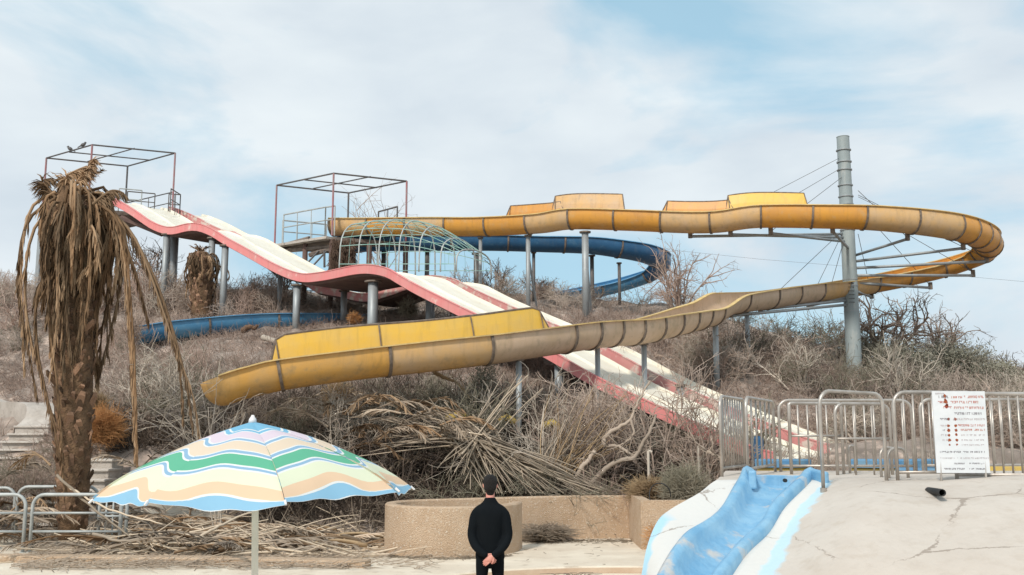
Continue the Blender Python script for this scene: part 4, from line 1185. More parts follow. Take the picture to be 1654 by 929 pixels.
def q3(x, y, z): return o_ + Vector((x*(.93 if z < 1.5 else 1.0), y, z))     # x right, y away from the camera (his front), z up; we see his back
# skin: head, neck, hands in one continuous body
body = MB()
body.ell(q3(0, .02, 1.70), (.078, .098, .112), 20, 14)
body.ell(q3(0, .055, 1.645), (.060, .065, .075), 16, 10)
limb(body, [q3(0, -.005, 1.40), q3(0, 0, 1.50), q3(0, .012, 1.60)], [.07, .058, .056])
body.ell(q3(0, .115, 1.675), (.013, .022, .024), 10, 7)          # nose
for s in (-1, 1):
    body.ell(q3(.083*s, .015, 1.685), (.014, .024, .034), 10, 8, Matrix.Rotation(.25*s, 3, 'Z'))   # ears
limb(body, [q3(0, 0, .95), q3(0, 0, 1.15), q3(0, 0, 1.36)], [(.14, .09), (.14, .09), (.15, .09)])
for s in (-1, 1):
    limb(body, [q3(.14*s, 0, 1.38), q3(.195*s, -.012, 1.30), q3(.232*s, -.04, 1.12), q3(.20*s, -.095, .99), q3(.12*s, -.175, .91), q3(.06*s, -.205, .87)], [.04, .042, .036, .034, .03, .026], n=12)
    limb(body, [q3(.09*s, 0, .95), q3(.10*s, 0, .5), q3(.11*s, .0, .1)], [.08, .055, .04])
    limb(body, [q3(.11*s, -.02, .055), q3(.12*s, .14, .045)], [(.04, .04), (.035, .03)])
bo = remesh(body, 'body', M['skin'], man, 0.011, 5)
# hands clasped: right palm resting in the left one, with fingers and thumbs
def hand(s, wrist, pal_dir, out, down, curl, nm='hand'):
    mb = MB()
    pd = pal_dir.normalized(); od = out.normalized(); w_ = pd.cross(od).normalized()
    palm_c = wrist + pd*.05
    limb(mb, [wrist - pd*.03, wrist + pd*.01, wrist + pd*.055, wrist + pd*.09], [(.024, .019), (.027, .018), (.038, .017), (.036, .015)], n=12)
    for k, (off, ln) in enumerate(((-.029, .068), (-.010, .078), (.010, .074), (.028, .058))):
        b_ = wrist + pd*.088 + w_*off
        p1 = b_ + pd*ln*.42 - od*ln*.12*curl
        p2 = p1 + (pd*(1-.55*curl) - od*.75*curl).normalized()*ln*.34
        p3 = p2 + (pd*(1-1.1*curl) - od*1.0*curl).normalized()*ln*.28
        limb(mb, [b_ - pd*.01, p1, p2, p3], [.0098, .0092, .0085, .0070], n=8)
    tb = wrist + pd*.025 - w_*.030
    limb(mb, [tb, tb + pd*.028 - w_*.022, tb + pd*.055 - w_*.026 - od*.012], [.0125, .0105, .0085], n=8)
    return mb
mbh = hand(1, q3(.052, -.215, .862), Vector((-.72, -.05, -.62)), Vector((0, -1, .1)), None, .35)
remesh(mbh, 'hand', M['skin'], man, 0.0045, 2)
mbh = hand(-1, q3(-.05, -.190, .865), Vector((.75, -.12, -.60)), Vector((0, -1, .1)), None, .75)
remesh(mbh, 'hand', M['skin'], man, 0.0045, 2)
# hair
hr = MB()
hr.ell(q3(0, .005, 1.728), (.092, .108, .096), 20, 14)
hr.ell(q3(0, -.030, 1.675), (.082, .070, .080), 18, 12)
hr.ell(q3(0, -.012, 1.60), (.052, .052, .05), 14, 10)
remesh(hr, 'hair', M['hair'], man, 0.011, 3)
# jacket
jk = MB()
limb(jk, [q3(0, 0, .80), q3(0, 0, .88), q3(0, 0, 1.0), q3(0, -.005, 1.15), q3(0, -.01, 1.28), q3(0, -.012, 1.38), q3(0, -.005, 1.445)], [(.182, .128), (.180, .128), (.170, .122), (.172, .125), (.185, .128), (.180, .118), (.115, .088)], n=24)
limb(jk, [q3(-.150, -.008, 1.385), q3(0, -.01, 1.435), q3(.150, -.008, 1.385)], [(.06, .058), (.07, .08), (.06, .058)], n=16)
jk.tube([q3(0, -.002, 1.40), q3(0, 0, 1.49), q3(0, .006, 1.535)], [.088, .076, .072], 18)      # stand collar
for s in (-1, 1):
    limb(jk, [q3(.150*s, -.005, 1.375), q3(.196*s, -.01, 1.31), q3(.226*s, -.03, 1.19), q3(.240*s, -.045, 1.09), q3(.205*s, -.10, .99), q3(.135*s, -.17, .915), q3(.065*s, -.208, .872)], [.068, .070, .062, .058, .056, .050, .043], n=14)
remesh(jk, 'jacket', M['black'], man, 0.013, 5)
# trousers
tr_ = MB()
limb(tr_, [q3(0, 0, 1.0), q3(0, 0, .92), q3(0, 0, .84)], [(.155, .11), (.165, .118), (.168, .118)], n=20)
for s in (-1, 1):
    limb(tr_, [q3(.085*s, 0, .88), q3(.098*s, 0, .74), q3(.112*s, .01, .52), q3(.128*s, 0, .28), q3(.135*s, 0, .07)], [(.092, .108), (.086, .10), (.068, .078), (.062, .07), (.064, .072)], n=16)
remesh(tr_, 'trousers', M['black'], man, 0.013, 4)
for s in (-1, 1):
    sh = MB()
    limb(sh, [q3(.135*s, -.06, .05), q3(.14*s, .05, .045), q3(.15*s, .17, .035)], [(.042, .045), (.046, .042), (.04, .03)], n=12)
    remesh(sh, 'shoe', M['blackrub'], man, 0.011, 2)
settle(man)

# ------------------------------------------------------------------ vegetation: numpy chains
def chains_mesh(Pt, Rd, sides=3):
    """Pt (N,K,3) centre lines, Rd (N,K) radii -> verts, quads"""
    Nn, K = Rd.shape
    T = np.zeros_like(Pt); T[:, 1:-1] = Pt[:, 2:] - Pt[:, :-2]; T[:, 0] = Pt[:, 1] - Pt[:, 0]; T[:, -1] = Pt[:, -1] - Pt[:, -2]
    T /= np.linalg.norm(T, axis=2, keepdims=True) + 1e-9
    ref = np.where(np.abs(T[:, :1, 2:3]) > .9, np.array([1., 0, 0]), np.array([0, 0, 1.]))
    ref = np.broadcast_to(ref, T.shape)
    e1 = np.cross(T, ref); e1 /= np.linalg.norm(e1, axis=2, keepdims=True) + 1e-9
    e2 = np.cross(T, e1)
    ang = np.arange(sides)*2*PI/sides
    V = Pt[:, :, None] + Rd[:, :, None, None]*(e1[:, :, None]*np.cos(ang)[None, None, :, None] + e2[:, :, None]*np.sin(ang)[None, None, :, None])
    V = V.reshape(-1, 3)
    base = (np.arange(Nn)[:, None, None]*K + np.arange(K-1)[None, :, None])*sides
    k = np.arange(sides)[None, None]
    a = base + k; b = base + (k+1) % sides
    F = np.stack([a, b, b + sides, a + sides], -1).reshape(-1, 4)
    return V, F
def grow(rng, base, dirs, length, K, wobble, droop, rad, taper=0.25):
    n = len(base)
    Pt = np.zeros((n, K, 3)); Pt[:, 0] = base
    d = dirs / (np.linalg.norm(dirs, axis=1, keepdims=True) + 1e-9)
    L = np.broadcast_to(length, (n,))/(K-1)
    for k in range(1, K):
        d = d + rng.normal(0, wobble, (n, 3)); d[:, 2] -= droop
        d /= np.linalg.norm(d, axis=1, keepdims=True)
        Pt[:, k] = Pt[:, k-1] + d*L[:, None]
    Rd = np.broadcast_to(rad, (n,))[:, None]*np.linspace(1, taper, K)[None]
    return Pt, Rd
def branch_off(rng, Pt, n, lo=.25, hi=1.0, spread=.9, up=.25):
    i_ = rng.integers(0, len(Pt), n); u = rng.uniform(lo, hi, n)*(Pt.shape[1]-1)
    k = np.minimum(u.astype(int), Pt.shape[1]-2); f = (u-k)[:, None]
    b = Pt[i_, k]*(1-f) + Pt[i_, k+1]*f
    d = Pt[i_, k+1] - Pt[i_, k]; d /= np.linalg.norm(d, axis=1, keepdims=True) + 1e-9
    d = d + rng.normal(0, spread, (n, 3)); d[:, 2] += up
    return b, d
def bush_arrays(seed, h=1.5, stems=10, n2=45, n3=150, spread=.6, rad=.02, droop=.02, wob=.22, up=.3, thin=.35):
    rng = np.random.default_rng(seed)
    a = rng.uniform(0, 2*PI, stems); s = rng.uniform(.05, 1, stems)*spread
    base = np.stack([np.cos(a)*.12*rng.random(stems), np.sin(a)*.12*rng.random(stems), np.full(stems, -.1)], 1)
    d = np.stack([np.cos(a)*s*1.3, np.sin(a)*s*1.3, np.ones(stems)], 1)
    P1, R1 = grow(rng, base, d, h*rng.uniform(.7, 1.1, stems), 7, wob*.7, droop, rad, .35)
    b, d = branch_off(rng, P1, n2, .15, .95, .75, up)
    P2, R2 = grow(rng, b, d, h*rng.uniform(.3, .6, n2), 5, wob, droop*1.3, rad*.55, .4)
    P2b = P2
    b, d = branch_off(rng, P2, n3, .1, 1., .8, up)
    P3, R3 = grow(rng, b, d, h*rng.uniform(.12, .32, n3), 4, wob*1.1, droop*1.5, rad*thin, .5)
    out = [chains_mesh(P1, R1, 4), chains_mesh(P2, R2, 3), chains_mesh(P3, R3, 3)]
    V = []; F = []; o = 0
    for v, f in out: V.append(v); F.append(f + o); o += len(v)
    return np.concatenate(V), np.concatenate(F), (P1, P2, P3)

rng = np.random.default_rng(11)
def interp(tab): 
    xs, ys = zip(*tab); return lambda x: float(np.interp(x, xs, ys))
def proj(x, y, z):
    v = Vector((x, y, z - EYE)); f = v.y*math.cos(TH) + v.z*math.sin(TH); u = -v.y*math.sin(TH) + v.z*math.cos(TH)
    return 827 + FPX*x/f, 464.5 - FPX*u/f
# the highest screen row that scrub may reach, by how far off it stands (keeps the slides as clear as in the photograph)
lim_near = interp([(-200,700),(0,740),(100,750),(120,790),(205,790),(215,660),(330,640),(450,642),(700,612),(850,604),(950,622),(1000,600),(1080,600),(1160,640),(1300,720),(1700,730)])
lim_mid = interp([(-200,640),(-40,700),(85,700),(110,640),(150,560),(200,520),(225,560),(430,560),(560,600),(850,600),(930,580),(1000,600),(1060,620),(1110,640),(1150,560),(1180,550),(1240,560),(1654,600)])
lim_up = interp([(-200,455),(0,455),(150,470),(230,505),(430,520),(600,520),(760,520),(880,512),(1000,505),(1060,503),(1100,500),(1160,500),(1250,520),(1340,555),(1400,570),(1654,600)])
lim_far = interp([(-200,440),(60,440),(200,425),(260,440),(330,455),(430,440),(470,465),(560,480),(700,470),(760,420),(860,450),(1000,470),(1060,455),(1150,470),(1200,500),(1340,500),(1400,490),(1480,520),(1560,545),(1620,580),(1700,590)])
lim_slide = interp([(-999,0),(900,0),(901,610),(1000,632),(1080,655),(1160,685),(1230,708),(1310,716),(1350,716),(1351,0),(9999,0)])
def limit(px, y):
    if y < 30 and 900 < px < 1352: return max(lim_slide(px), lim_near(px) if y < 24.5 else 0)
    if y < 24.5: return lim_near(px)
    if px < 95 and y < 30: return 695 if y < 28.5 else 600
    if y < 30: return lim_mid(px)
    if y < 36: return max(lim_up(px), lim_mid(px) if px < 430 else 0)
    return lim_far(px)
LIGHTSPEC = [('b', 'twig', dict(h=1.6, stems=9, n2=40, n3=120, spread=.75, rad=.018, thin=.6)), ('b', 'twigpink', dict(h=1.5, stems=11, n2=44, n3=120, spread=.6, rad=.016, thin=.6)),
    ('b', 'twigdark', dict(h=1.6, stems=9, n2=45, n3=130, spread=.9, rad=.02, droop=.06, thin=.6)), ('b', 'twigpale', dict(h=1.8, stems=7, n2=28, n3=80, spread=.5, rad=.02, thin=.6)),
    ('b', 'twiggreen', dict(h=1.4, stems=10, n2=50, n3=190, spread=.8, rad=.015, droop=.03, thin=.6)), ('b', 'twig', dict(h=1.4, stems=10, n2=48, n3=130, spread=1.2, rad=.016, droop=.10, thin=.6))]
protos = {}
def make_protos():
    spec = [('dry_bush', 'twig', dict(h=1.6, stems=13, n2=70, n3=260, spread=.75, rad=.018)),
            ('dry_bush', 'twigpink', dict(h=1.5, stems=16, n2=80, n3=280, spread=.6, rad=.015)),
            ('dry_bush', 'twigdark', dict(h=1.6, stems=11, n2=70, n3=260, spread=.9, rad=.02, droop=.06)),
            ('dry_bush', 'twigpale', dict(h=1.8, stems=9, n2=45, n3=160, spread=.5, rad=.02)),
            ('dry_bush', 'twiggreen', dict(h=1.4, stems=16, n2=110, n3=420, spread=.8, rad=.014, droop=.03)),
            ('dry_bush', 'twig', dict(h=1.4, stems=14, n2=90, n3=300, spread=1.2, rad=.016, droop=.10))]
    res = []
    for i_, (nm, m_, kw) in enumerate(spec):
        V_, F_, _c = bush_arrays(100 + i_, **kw)
        me = None
        o = np_obj('dry_bush', V_, F_, M[m_])
        protos[i_] = o.data
        COL.objects.unlink(o); bpy.data.objects.remove(o)
        res.append((i_, kw['h'], m_))
    return res
PR = make_protos()
BL_ = {0: ('bare grey-brown twiggy bush', 'grey-brown bushes', 'far grey-brown twiggy scrub over the upper slope'),
       1: ('bare pinkish-brown twiggy bush', 'pinkish-brown bushes', 'far pinkish-brown twiggy scrub over the upper slope'),
       2: ('dark tangled leafless bush', 'dark tangled bushes', 'far dark tangled scrub along the skyline'),
       3: ('pale thin-stemmed leafless bush', 'pale leafless bushes', 'far pale thin-stemmed scrub over the upper slope'),
       4: ('olive-grey fine-twigged bush', 'olive-grey bushes', 'far olive-grey fine scrub over the upper slope'),
       5: ('low sprawling grey-brown bush', 'low sprawling bushes', 'far low sprawling scrub over the upper slope')}
PATHPTS = np.array([(pb.x, 25.8), (pb.x, 28.3), (pb.x - 0.25, 29.6), (pa.x - 0.4, 32), (pa.x - 3, 35)])
def near_path(x, y, dmin):
    x = np.asarray(x, float); y = np.asarray(y, float); best = np.full(np.broadcast(x, y).shape, 1e9)
    for a, b in zip(PATHPTS[:-1], PATHPTS[1:]):
        d = b - a; t_ = np.clip(((x - a[0])*d[0] + (y - a[1])*d[1])/(d @ d), 0, 1)
        best = np.minimum(best, np.hypot(x - a[0] - t_*d[0], y - a[1] - t_*d[1]))
    return best < dmin
RDIR = RP[-1][:2] - RP[0][:2]; RDIR = RDIR/np.linalg.norm(RDIR); RFAR = np.array([-RDIR[1], RDIR[0]]); RFAR = RFAR if RFAR[1] > 0 else -RFAR
RAL = (RP[:, :2] - RP[0][:2]) @ RDIR
def under_slides(x, y, clear=1.0):
    x = np.asarray(x, float); y = np.asarray(y, float)
    al = (x - RP[0][0])*RDIR[0] + (y - RP[0][1])*RDIR[1]
    o_ = np.argsort(RAL)
    zs = np.interp(al, RAL[o_], RP[o_, 2]); bx = np.interp(al, RAL[o_], RP[o_, 0]); by = np.interp(al, RAL[o_], RP[o_, 1])
    f = (x - bx)*RFAR[0] + (y - by)*RFAR[1]
    return (f > -.2) & (f < 5.0) & (al > 0) & (al < RAL.max()) & (zs - height(x, y) < clear)
def keepout(x, y, px):
    if y > 23 and px < 110 and bool(near_path(x, y, 1.1)): return True     # path and steps
    if bool(under_slides(x, y)): return True
    if 118 < px < 205 and 20.5 < y < 25.5: return True
    if y < 22.3 and x > -2.9: return True
    if y < 21.2: return True
    if y < 23.4 and 215 < px < 640: return True
    if y < 25.2 and 205 < px < 420: return True
    return False
cnt = 0
light = {}
for i_, (nm, m_, kw) in enumerate(LIGHTSPEC):
    V_, F_, _c = bush_arrays(200 + i_, **kw); light[i_] = (V_, F_)
mass = {}
def zone(px, y):
    if y >= 38:
        return 'on the skyline left of the middle tower' if px < 440 else ('on the skyline behind the slides' if px < 1090 else ('on the skyline between the blue slide and the pylon' if px < 1370 else 'on the skyline right of the pylon'))
    if px < 110: return 'on the bank left of the big palm'
    if y < 27:
        return 'on the bank right of the big palm' if px < 330 else ('in the thicket behind the umbrella' if px < 640 else ('in the thicket behind the man' if px < 900 else ('in the thicket behind the long wall' if px < 1150 else 'on the slope behind the barred railings')))
    if px < 450: return 'on the slope under the blue slide'
    if px < 1090: return 'on the slope below the red and white slides'
    return 'on the slope left of the pylon' if px < 1370 else 'on the slope right of the pylon'
def put_bush(x, y, want, kinds, minh=.35, thing=True):
    global cnt
    z = H(x, y); px, pb2 = proj(x, y, z)
    lim = max(limit(px - 28, y), limit(px, y), limit(px + 28, y)) if y < 30 else limit(px, y)
    f = FPX/y
    maxh = (pb2 - lim)/f
    h = min(want, maxh)
    if h < minh: return False
    k = int(rng.choice(kinds))
    s = h/(PR[k][1]*1.05)
    wsc = max(s, min(want, 1.5)/(PR[k][1])*.8)
    rz = rng.uniform(0, 2*PI)
    if thing:
        o = bpy.data.objects.new('dry_bush', protos[k]); COL.objects.link(o)
        o.location = (x, y, z); o.scale = (wsc, wsc, s); o.rotation_euler = (rng.normal(0, .08), rng.normal(0, .08), rz)
        zn = zone(px, y)
        tag(o, BL_[k][0] + ' ' + zn, 'bush', BL_[k][1] + ' ' + zn)
        cnt += 1
    else:
        V_, F_ = light[k]
        c_, s_ = math.cos(rz), math.sin(rz)
        W_ = V_ @ np.array([[c_, s_, 0], [-s_, c_, 0], [0, 0, 1]]) * [wsc, wsc, s] + [x, y, z]
        mass.setdefault(k, []).append((W_, F_))
    return True
def scatter(n, ylo, yhi, plo, phi, hlo, hhi, kf, thing):
    for _ in range(n):
        y = rng.uniform(ylo, yhi); px = rng.uniform(plo, phi); x = (px - 827)/FPX*y
        if keepout(x, y, px): continue
        put_bush(x, y, rng.uniform(hlo, hhi), kf(px), thing=thing)
near_k = lambda px: [0, 2, 5, 3, 4, 2] if px < 860 else [0, 1, 0, 4, 5, 3]
left_k = lambda px: [0, 1, 1, 5, 4]
mid_k = lambda px: [0, 1, 1, 5, 5]
right_k = lambda px: [0, 2, 5, 4, 5, 3, 4]
sky_k = lambda px: [0, 1, 0, 3, 5] if px < 1180 else [2, 4, 0, 4]
scatter(105, 22.0, 26.5, 180, 1330, 1.2, 2.1, near_k, True)
scatter(52, 21.5, 30, -120, 330, .9, 1.8, left_k, True)
scatter(48, 26.5, 33, 200, 1180, .6, 1.3, mid_k, True)
scatter(85, 23, 34, 1080, 1720, .8, 1.7, right_k, True)
scatter(60, 27, 37, -120, 330, .8, 1.6, left_k, False)
scatter(110, 28, 37, 200, 1180, .5, 1.2, mid_k, False)
scatter(110, 28, 38, 1080, 1720, .8, 1.7, right_k, False)
scatter(150, 38, 45, -80, 1720, .9, 2.2, sky_k, False)
scatter(45, 38.5, 44, -80, 480, 1.6, 3.0, sky_k, False)
for k, lst in mass.items():
    Vs = []; Fs = []; o_f = 0
    for v, f in lst: Vs.append(v); Fs.append(f + o_f); o_f += len(v)
    ob_ = np_obj('distant_scrub', np.concatenate(Vs), np.concatenate(Fs), M[PR[k][2]])
    tag(ob_, BL_[k][2], 'scrub', kind='stuff')
print('bushes', cnt)

# undergrowth: one mass of short dry twigs and grass over the slope
def undergrowth(name, n, ylo, yhi, plo, phi, m, L, rad, seed, label, up=.7, K=4):
    r_ = np.random.default_rng(seed)
    y = r_.uniform(ylo, yhi, n); px = r_.uniform(plo, phi, n); x = (px - 827)/FPX*y
    cl = np.sin(x*1.7 + seed)*np.cos(y*1.3) + r_.normal(0, .6, n)
    ok = (cl > -.5) & ~((px > 118) & (px < 205) & (y > 20.5) & (y < 25.5)) & ~near_path(x, y, .75) & ~under_slides(x, y, 1.1) & ~((x > -2.9) & (y < 22.1)) & ~((px > 205) & (px < 420) & (y < 25.2))
    x, y, px = x[ok], y[ok], px[ok]; n = len(x)
    z = height(x, y) - .03
    b = np.stack([x, y, z], 1); d = r_.normal(0, .7, (n, 3)); d[:, 2] = np.abs(d[:, 2])*.6 + up*r_.random(n)
    Pt, Rd = grow(r_, b, d, L*r_.uniform(.4, 1.2, n), K, .25, .05, rad*r_.uniform(.6, 1.3, n), .4)
    V_, F_ = chains_mesh(Pt, Rd, 3)
    o = np_obj(name, V_, F_, m); tag(o, label, 'undergrowth', kind='stuff')
undergrowth('dry_undergrowth', 52000, 25.5, 38, -100, 1750, M['twigpink'], .55, .010, 5, 'dense dry pinkish-brown undergrowth over the slope')
undergrowth('dry_grass', 34000, 25.5, 45, -100, 1750, M['twig'], .5, .009, 6, 'dry grey-brown grass and stalks over the slope')
undergrowth('fallen_twigs', 9000, 20.6, 26, 0, 1200, M['frondgrey'], .9, .013, 8, 'fallen grey twigs lying in the front thicket', up=.15)
undergrowth('thorn_scrub', 34000, 22.3, 27, 180, 1200, M['twigshade'], .95, .013, 9, 'thorny scrub at the bottom of the thicket, darkened for its inner shade', up=.5)

# ------------------------------------------------------------------ single trees and shrubs
def tree_obj(name, label, cat, base, arrs, m, m2=None, twig_name='twigs'):
    """arrs = list of (Pt, Rd, sides): the first is trunk and limbs"""
    t = empty(name, base, label, cat)
    b = Vector(base)
    V_, F_ = chains_mesh(*arrs[0]); np_obj('trunk', V_, F_, m, t)
    Vs = []; Fs = []; o = 0
    for a in arrs[1:]:
        v, f = chains_mesh(*a); Vs.append(v); Fs.append(f + o); o += len(v)
    np_obj('crown', np.concatenate(Vs), np.concatenate(Fs), m2 or m, t)
    return t
def bare_tree(px, Y, pytop, width_px, label, mk='twigdark', seed=1, stems=4, n2=50, n3=260, n4=500, rad=.07, name='bare_tree', lean=(0, 0), droop=.0, wob=.18, zoff=0, cat='tree', spread=None):
    r_ = np.random.default_rng(seed)
    x = (px - 827)/FPX*Y; z = H(x, Y) + zoff
    _, pyb = proj(x, Y, z); h = max((pyb - pytop)*Y/FPX, .5); wv = width_px*Y/FPX/2
    a = r_.uniform(0, 2*PI, stems); s = (wv/h)*.9*r_.uniform(.3, 1.1, stems) if spread is None else spread*r_.uniform(.3, 1.1, stems)
    base = np.tile([0, 0, -.2], (stems, 1)) + r_.normal(0, .05, (stems, 3))
    d = np.stack([np.cos(a)*s + lean[0], np.sin(a)*s*.6 + lean[1], np.ones(stems)], 1)
    P1, R1 = grow(r_, base, d, h*r_.uniform(.75, 1.0, stems), 8, wob*.6, droop, rad, .25)
    b, d = branch_off(r_, P1, n2, .2, .95, .6, .15); P2, R2 = grow(r_, b, d, h*r_.uniform(.25, .5, n2), 6, wob, droop, rad*.45, .35)
    b, d = branch_off(r_, P2, n3, .15, 1, .7, .15); P3, R3 = grow(r_, b, d, h*r_.uniform(.1, .25, n3), 4, wob*1.3, droop, max(rad*.18, .009), .5)
    b, d = branch_off(r_, P3, n4, .2, 1, .8, .1); P4, R4 = grow(r_, b, d, h*r_.uniform(.05, .12, n4), 3, wob*1.3, 0, max(rad*.1, .007), .6)
    return tree_obj(name, label, cat, (x, Y, z), [(P1, R1, 6), (P2, R2, 4), (P3, R3, 3), (P4, R4, 3)], M[mk])
bare_tree(1100, 40.5, 398, 110, 'leafless reddish-brown bush-like tree just right of the blue slide bend', 'twigpink', 3, 9, 70, 330, 500, .06)
bare_tree(1432, 41, 462, 170, 'dark bare tree with crooked limbs right of the pylon', 'twig', 8, 6, 50, 260, 450, .10, wob=.3, zoff=-.3)
bare_tree(1545, 42, 500, 120, 'bare spreading tree farther right of the pylon', 'twig', 15, 5, 45, 240, 350, .08, wob=.28, zoff=-.2)
bare_tree(622, 46, 300, 34, 'thin bare sapling rising behind the middle canopy frame', 'twig', 5, 4, 24, 80, 100, .045)
bare_tree(243, 42, 385, 70, 'dark fine-branched bare tree between the big palm and the slide posts', 'twigdark', 6, 6, 60, 300, 500, .05)
bare_tree(212, 32.4, 500, 70, 'bare grey bush hiding the left end of the blue slide', 'twig', 53, 9, 70, 260, 300, .03)
bare_tree(225, 39.5, 420, 90, 'bare pinkish bush between the big palm and the nearest slide post', 'twigpink', 51, 9, 60, 260, 300, .035)
bare_tree(300, 40, 430, 90, 'bare grey bush between the slide posts left of the small palm', 'twig', 52, 9, 60, 260, 300, .035)
bare_tree(455, 41.5, 410, 90, 'bare thin tree left of the middle tower legs', 'twig', 12, 7, 60, 250, 300, .045)
bare_tree(405, 43, 440, 70, 'low bare tree on the skyline right of the small palm', 'twigpink', 13, 7, 50, 220, 300, .035)
bare_tree(800, 43, 425, 100, 'bare tangled tree behind the slide posts left of the tall post', 'twig', 21, 8, 60, 260, 400, .045)
bare_tree(870, 44, 440, 90, 'bare tangled tree behind the blue slide under its loop', 'twigdark', 22, 8, 60, 260, 400, .04)
bare_tree(1290, 31, 545, 130, 'pale leafless sapling left of the pylon foot', 'twigpale', 31, 5, 40, 150, 200, .04)
bare_tree(1462, 30, 548, 110, 'pale leafless sapling right of the pylon foot', 'twigpale', 33, 5, 40, 150, 200, .04)
bare_tree(1385, 26, 640, 130, 'pale forked bush seen through the single hoop rail', 'twigpale', 36, 6, 40, 150, 200, .035)
bare_tree(1190, 31.0, 545, 150, 'tall grey-brown bush rising behind the lower end of the red and white slides', 'twig', 37, 10, 80, 360, 500, .035)
bare_tree(1060, 23.2, 600, 130, 'tall tangled bush in front of the red and white slides', 'twig', 38, 8, 50, 200, 300, .028)
bare_tree(965, 23.4, 610, 150, 'dense brown bush left of the thick pale branches', 'twig', 39, 11, 90, 400, 500, .03)
bare_tree(1135, 22.7, 640, 110, 'tangled brown bush between the crooked branches and the barred end barrier', 'twig', 61, 8, 60, 260, 300, .03)
bare_tree(560, 23.2, 636, 120, 'grey tangled bush right of the umbrella tip', 'twigpale', 62, 8, 50, 200, 260, .026)
bare_tree(860, 22.9, 625, 110, 'pale many-stemmed bush left of the leaning reeds', 'twigpale', 63, 9, 50, 200, 260, .026)
bare_tree(340, 23.6, 632, 120, 'grey many-branched bush under the lower mouth of the yellow slide', 'twig', 64, 9, 70, 300, 400, .026)
bare_tree(365, 21.5, 606, 70, 'thin pale twigs crossing in front of the lower mouth of the yellow slide', 'twigpale', 67, 6, 26, 90, 120, .02)
bare_tree(255, 26, 560, 110, 'pale tangle of thin stems between the hanging fronds', 'twigpale', 65, 8, 50, 200, 300, .024)
bare_tree(760, 23.4, 628, 130, 'tangled bush above the fan of fallen stalks', 'twiggreen', 44, 11, 90, 400, 500, .028)
bare_tree(1640, 38, 560, 60, 'dark thin bare tree at the right edge of the photo', 'twigdark', 40, 4, 30, 100, 120, .05)
bare_tree(20, 37.5, 470, 90, 'bare pinkish bush high on the bank at the left edge', 'twigpink', 41, 8, 60, 260, 300, .04)
bare_tree(1205, 23.5, 655, 60, 'olive-stemmed bush behind the barred end barrier', 'twiggreen', 43, 9, 60, 200, 200, .03)

def leafy(px, Y, pytop, wpx, label, m='leafgrey', seed=1, n=5000, leaf=.05, zoff=-.2, name='shrub', cat='shrub'):
    r_ = np.random.default_rng(seed)
    x = (px - 827)/FPX*Y; z = H(x, Y) + zoff
    _, pyb = proj(x, Y, z); h = (pyb - pytop)*Y/FPX; wv = wpx*Y/FPX/2
    t = empty(name, (x, Y, z), label, cat)
    nc_ = 26
    cc = np.stack([r_.normal(0, .42, nc_)*wv, r_.normal(0, .35, nc_)*wv, r_.uniform(.25, .85, nc_)*h], 1)
    cc[:, 2] *= np.clip(1.1 - np.abs(cc[:, 0])/wv*.55, .3, 1)
    i_ = r_.integers(0, nc_, n)
    c = cc[i_] + r_.normal(0, 1, (n, 3))*np.array([.17*wv, .17*wv, .13*h])
    c[:, 2] = np.clip(c[:, 2], 0.02, None)
    d = r_.normal(0, 1, (n, 3)); d[:, 2] = np.abs(d[:, 2]); d /= np.linalg.norm(d, axis=1, keepdims=True)
    s = np.cross(d, r_.normal(0, 1, (n, 3))); s /= np.linalg.norm(s, axis=1, keepdims=True)
    L = leaf*r_.uniform(.7, 1.6, n)[:, None]
    V_ = np.stack([c - s*L*.22, c + s*L*.22, c + d*L + s*L*.08, c + d*L - s*L*.08], 1).reshape(-1, 3)
    F_ = np.arange(len(V_)).reshape(-1, 4)
    np_obj('foliage', V_, F_, M[m], t)
    P1, R1 = grow(r_, np.tile([0, 0, 0.], (30, 1)), cc[r_.integers(0, nc_, 30)] + [0, 0, .1], h*.75, 6, .15, 0, .03, .3)
    b, d = branch_off(r_, P1, 160, .2, 1, .6, .2); P2, R2 = grow(r_, b, d, h*.3, 4, .2, 0, .012, .4)
    V1, F1 = chains_mesh(P1, R1, 4); V2, F2 = chains_mesh(P2, R2, 3)
    np_obj('branches', np.concatenate([V1, V2]), np.concatenate([F1, F2 + len(V1)]), M['twigdark'], t)
leafy(1465, 36, 553, 130, 'grey-green bushy shrub just right of the pylon foot', seed=2, n=9000, leaf=.07)
leafy(1545, 38, 552, 140, 'dark grey-green shrub mass on the right skyline', seed=3, n=9000, leaf=.07)
leafy(1620, 38, 580, 120, 'low grey-green shrub near the right edge of the photo', seed=4, n=7000, leaf=.07)
leafy(785, 24.6, 588, 70, 'pale grey-green bush under the yellow slide, left of its support post', seed=5, n=5000, leaf=.05)
leafy(640, 23.6, 640, 110, 'dark olive bush under the yellow slide', seed=6, n=4500, leaf=.05)
def tuft(px, Y, py_c, rpx, label, m, seed, n=900, name='dry_tuft', squash=1.0, rad=.006):
    r_ = np.random.default_rng(seed)
    c = P(px, py_c, Y); R_ = rpx*Y/FPX
    d = r_.normal(0, 1, (n, 3)); d[:, 2] = np.abs(d[:, 2]) - .25; d /= np.linalg.norm(d, axis=1, keepdims=True)
    Pt, Rd = grow(r_, r_.normal(0, .25*R_, (n, 3)), d, R_*r_.uniform(.5, 1.1, n), 5, .25, 0.02, rad, .5)
    Pt[:, :, 2] *= squash
    V_, F_ = chains_mesh(Pt, Rd, 3)
    o = np_obj(name, V_, F_, M[m]); o.location = c; tag(o, label, 'dry plant')
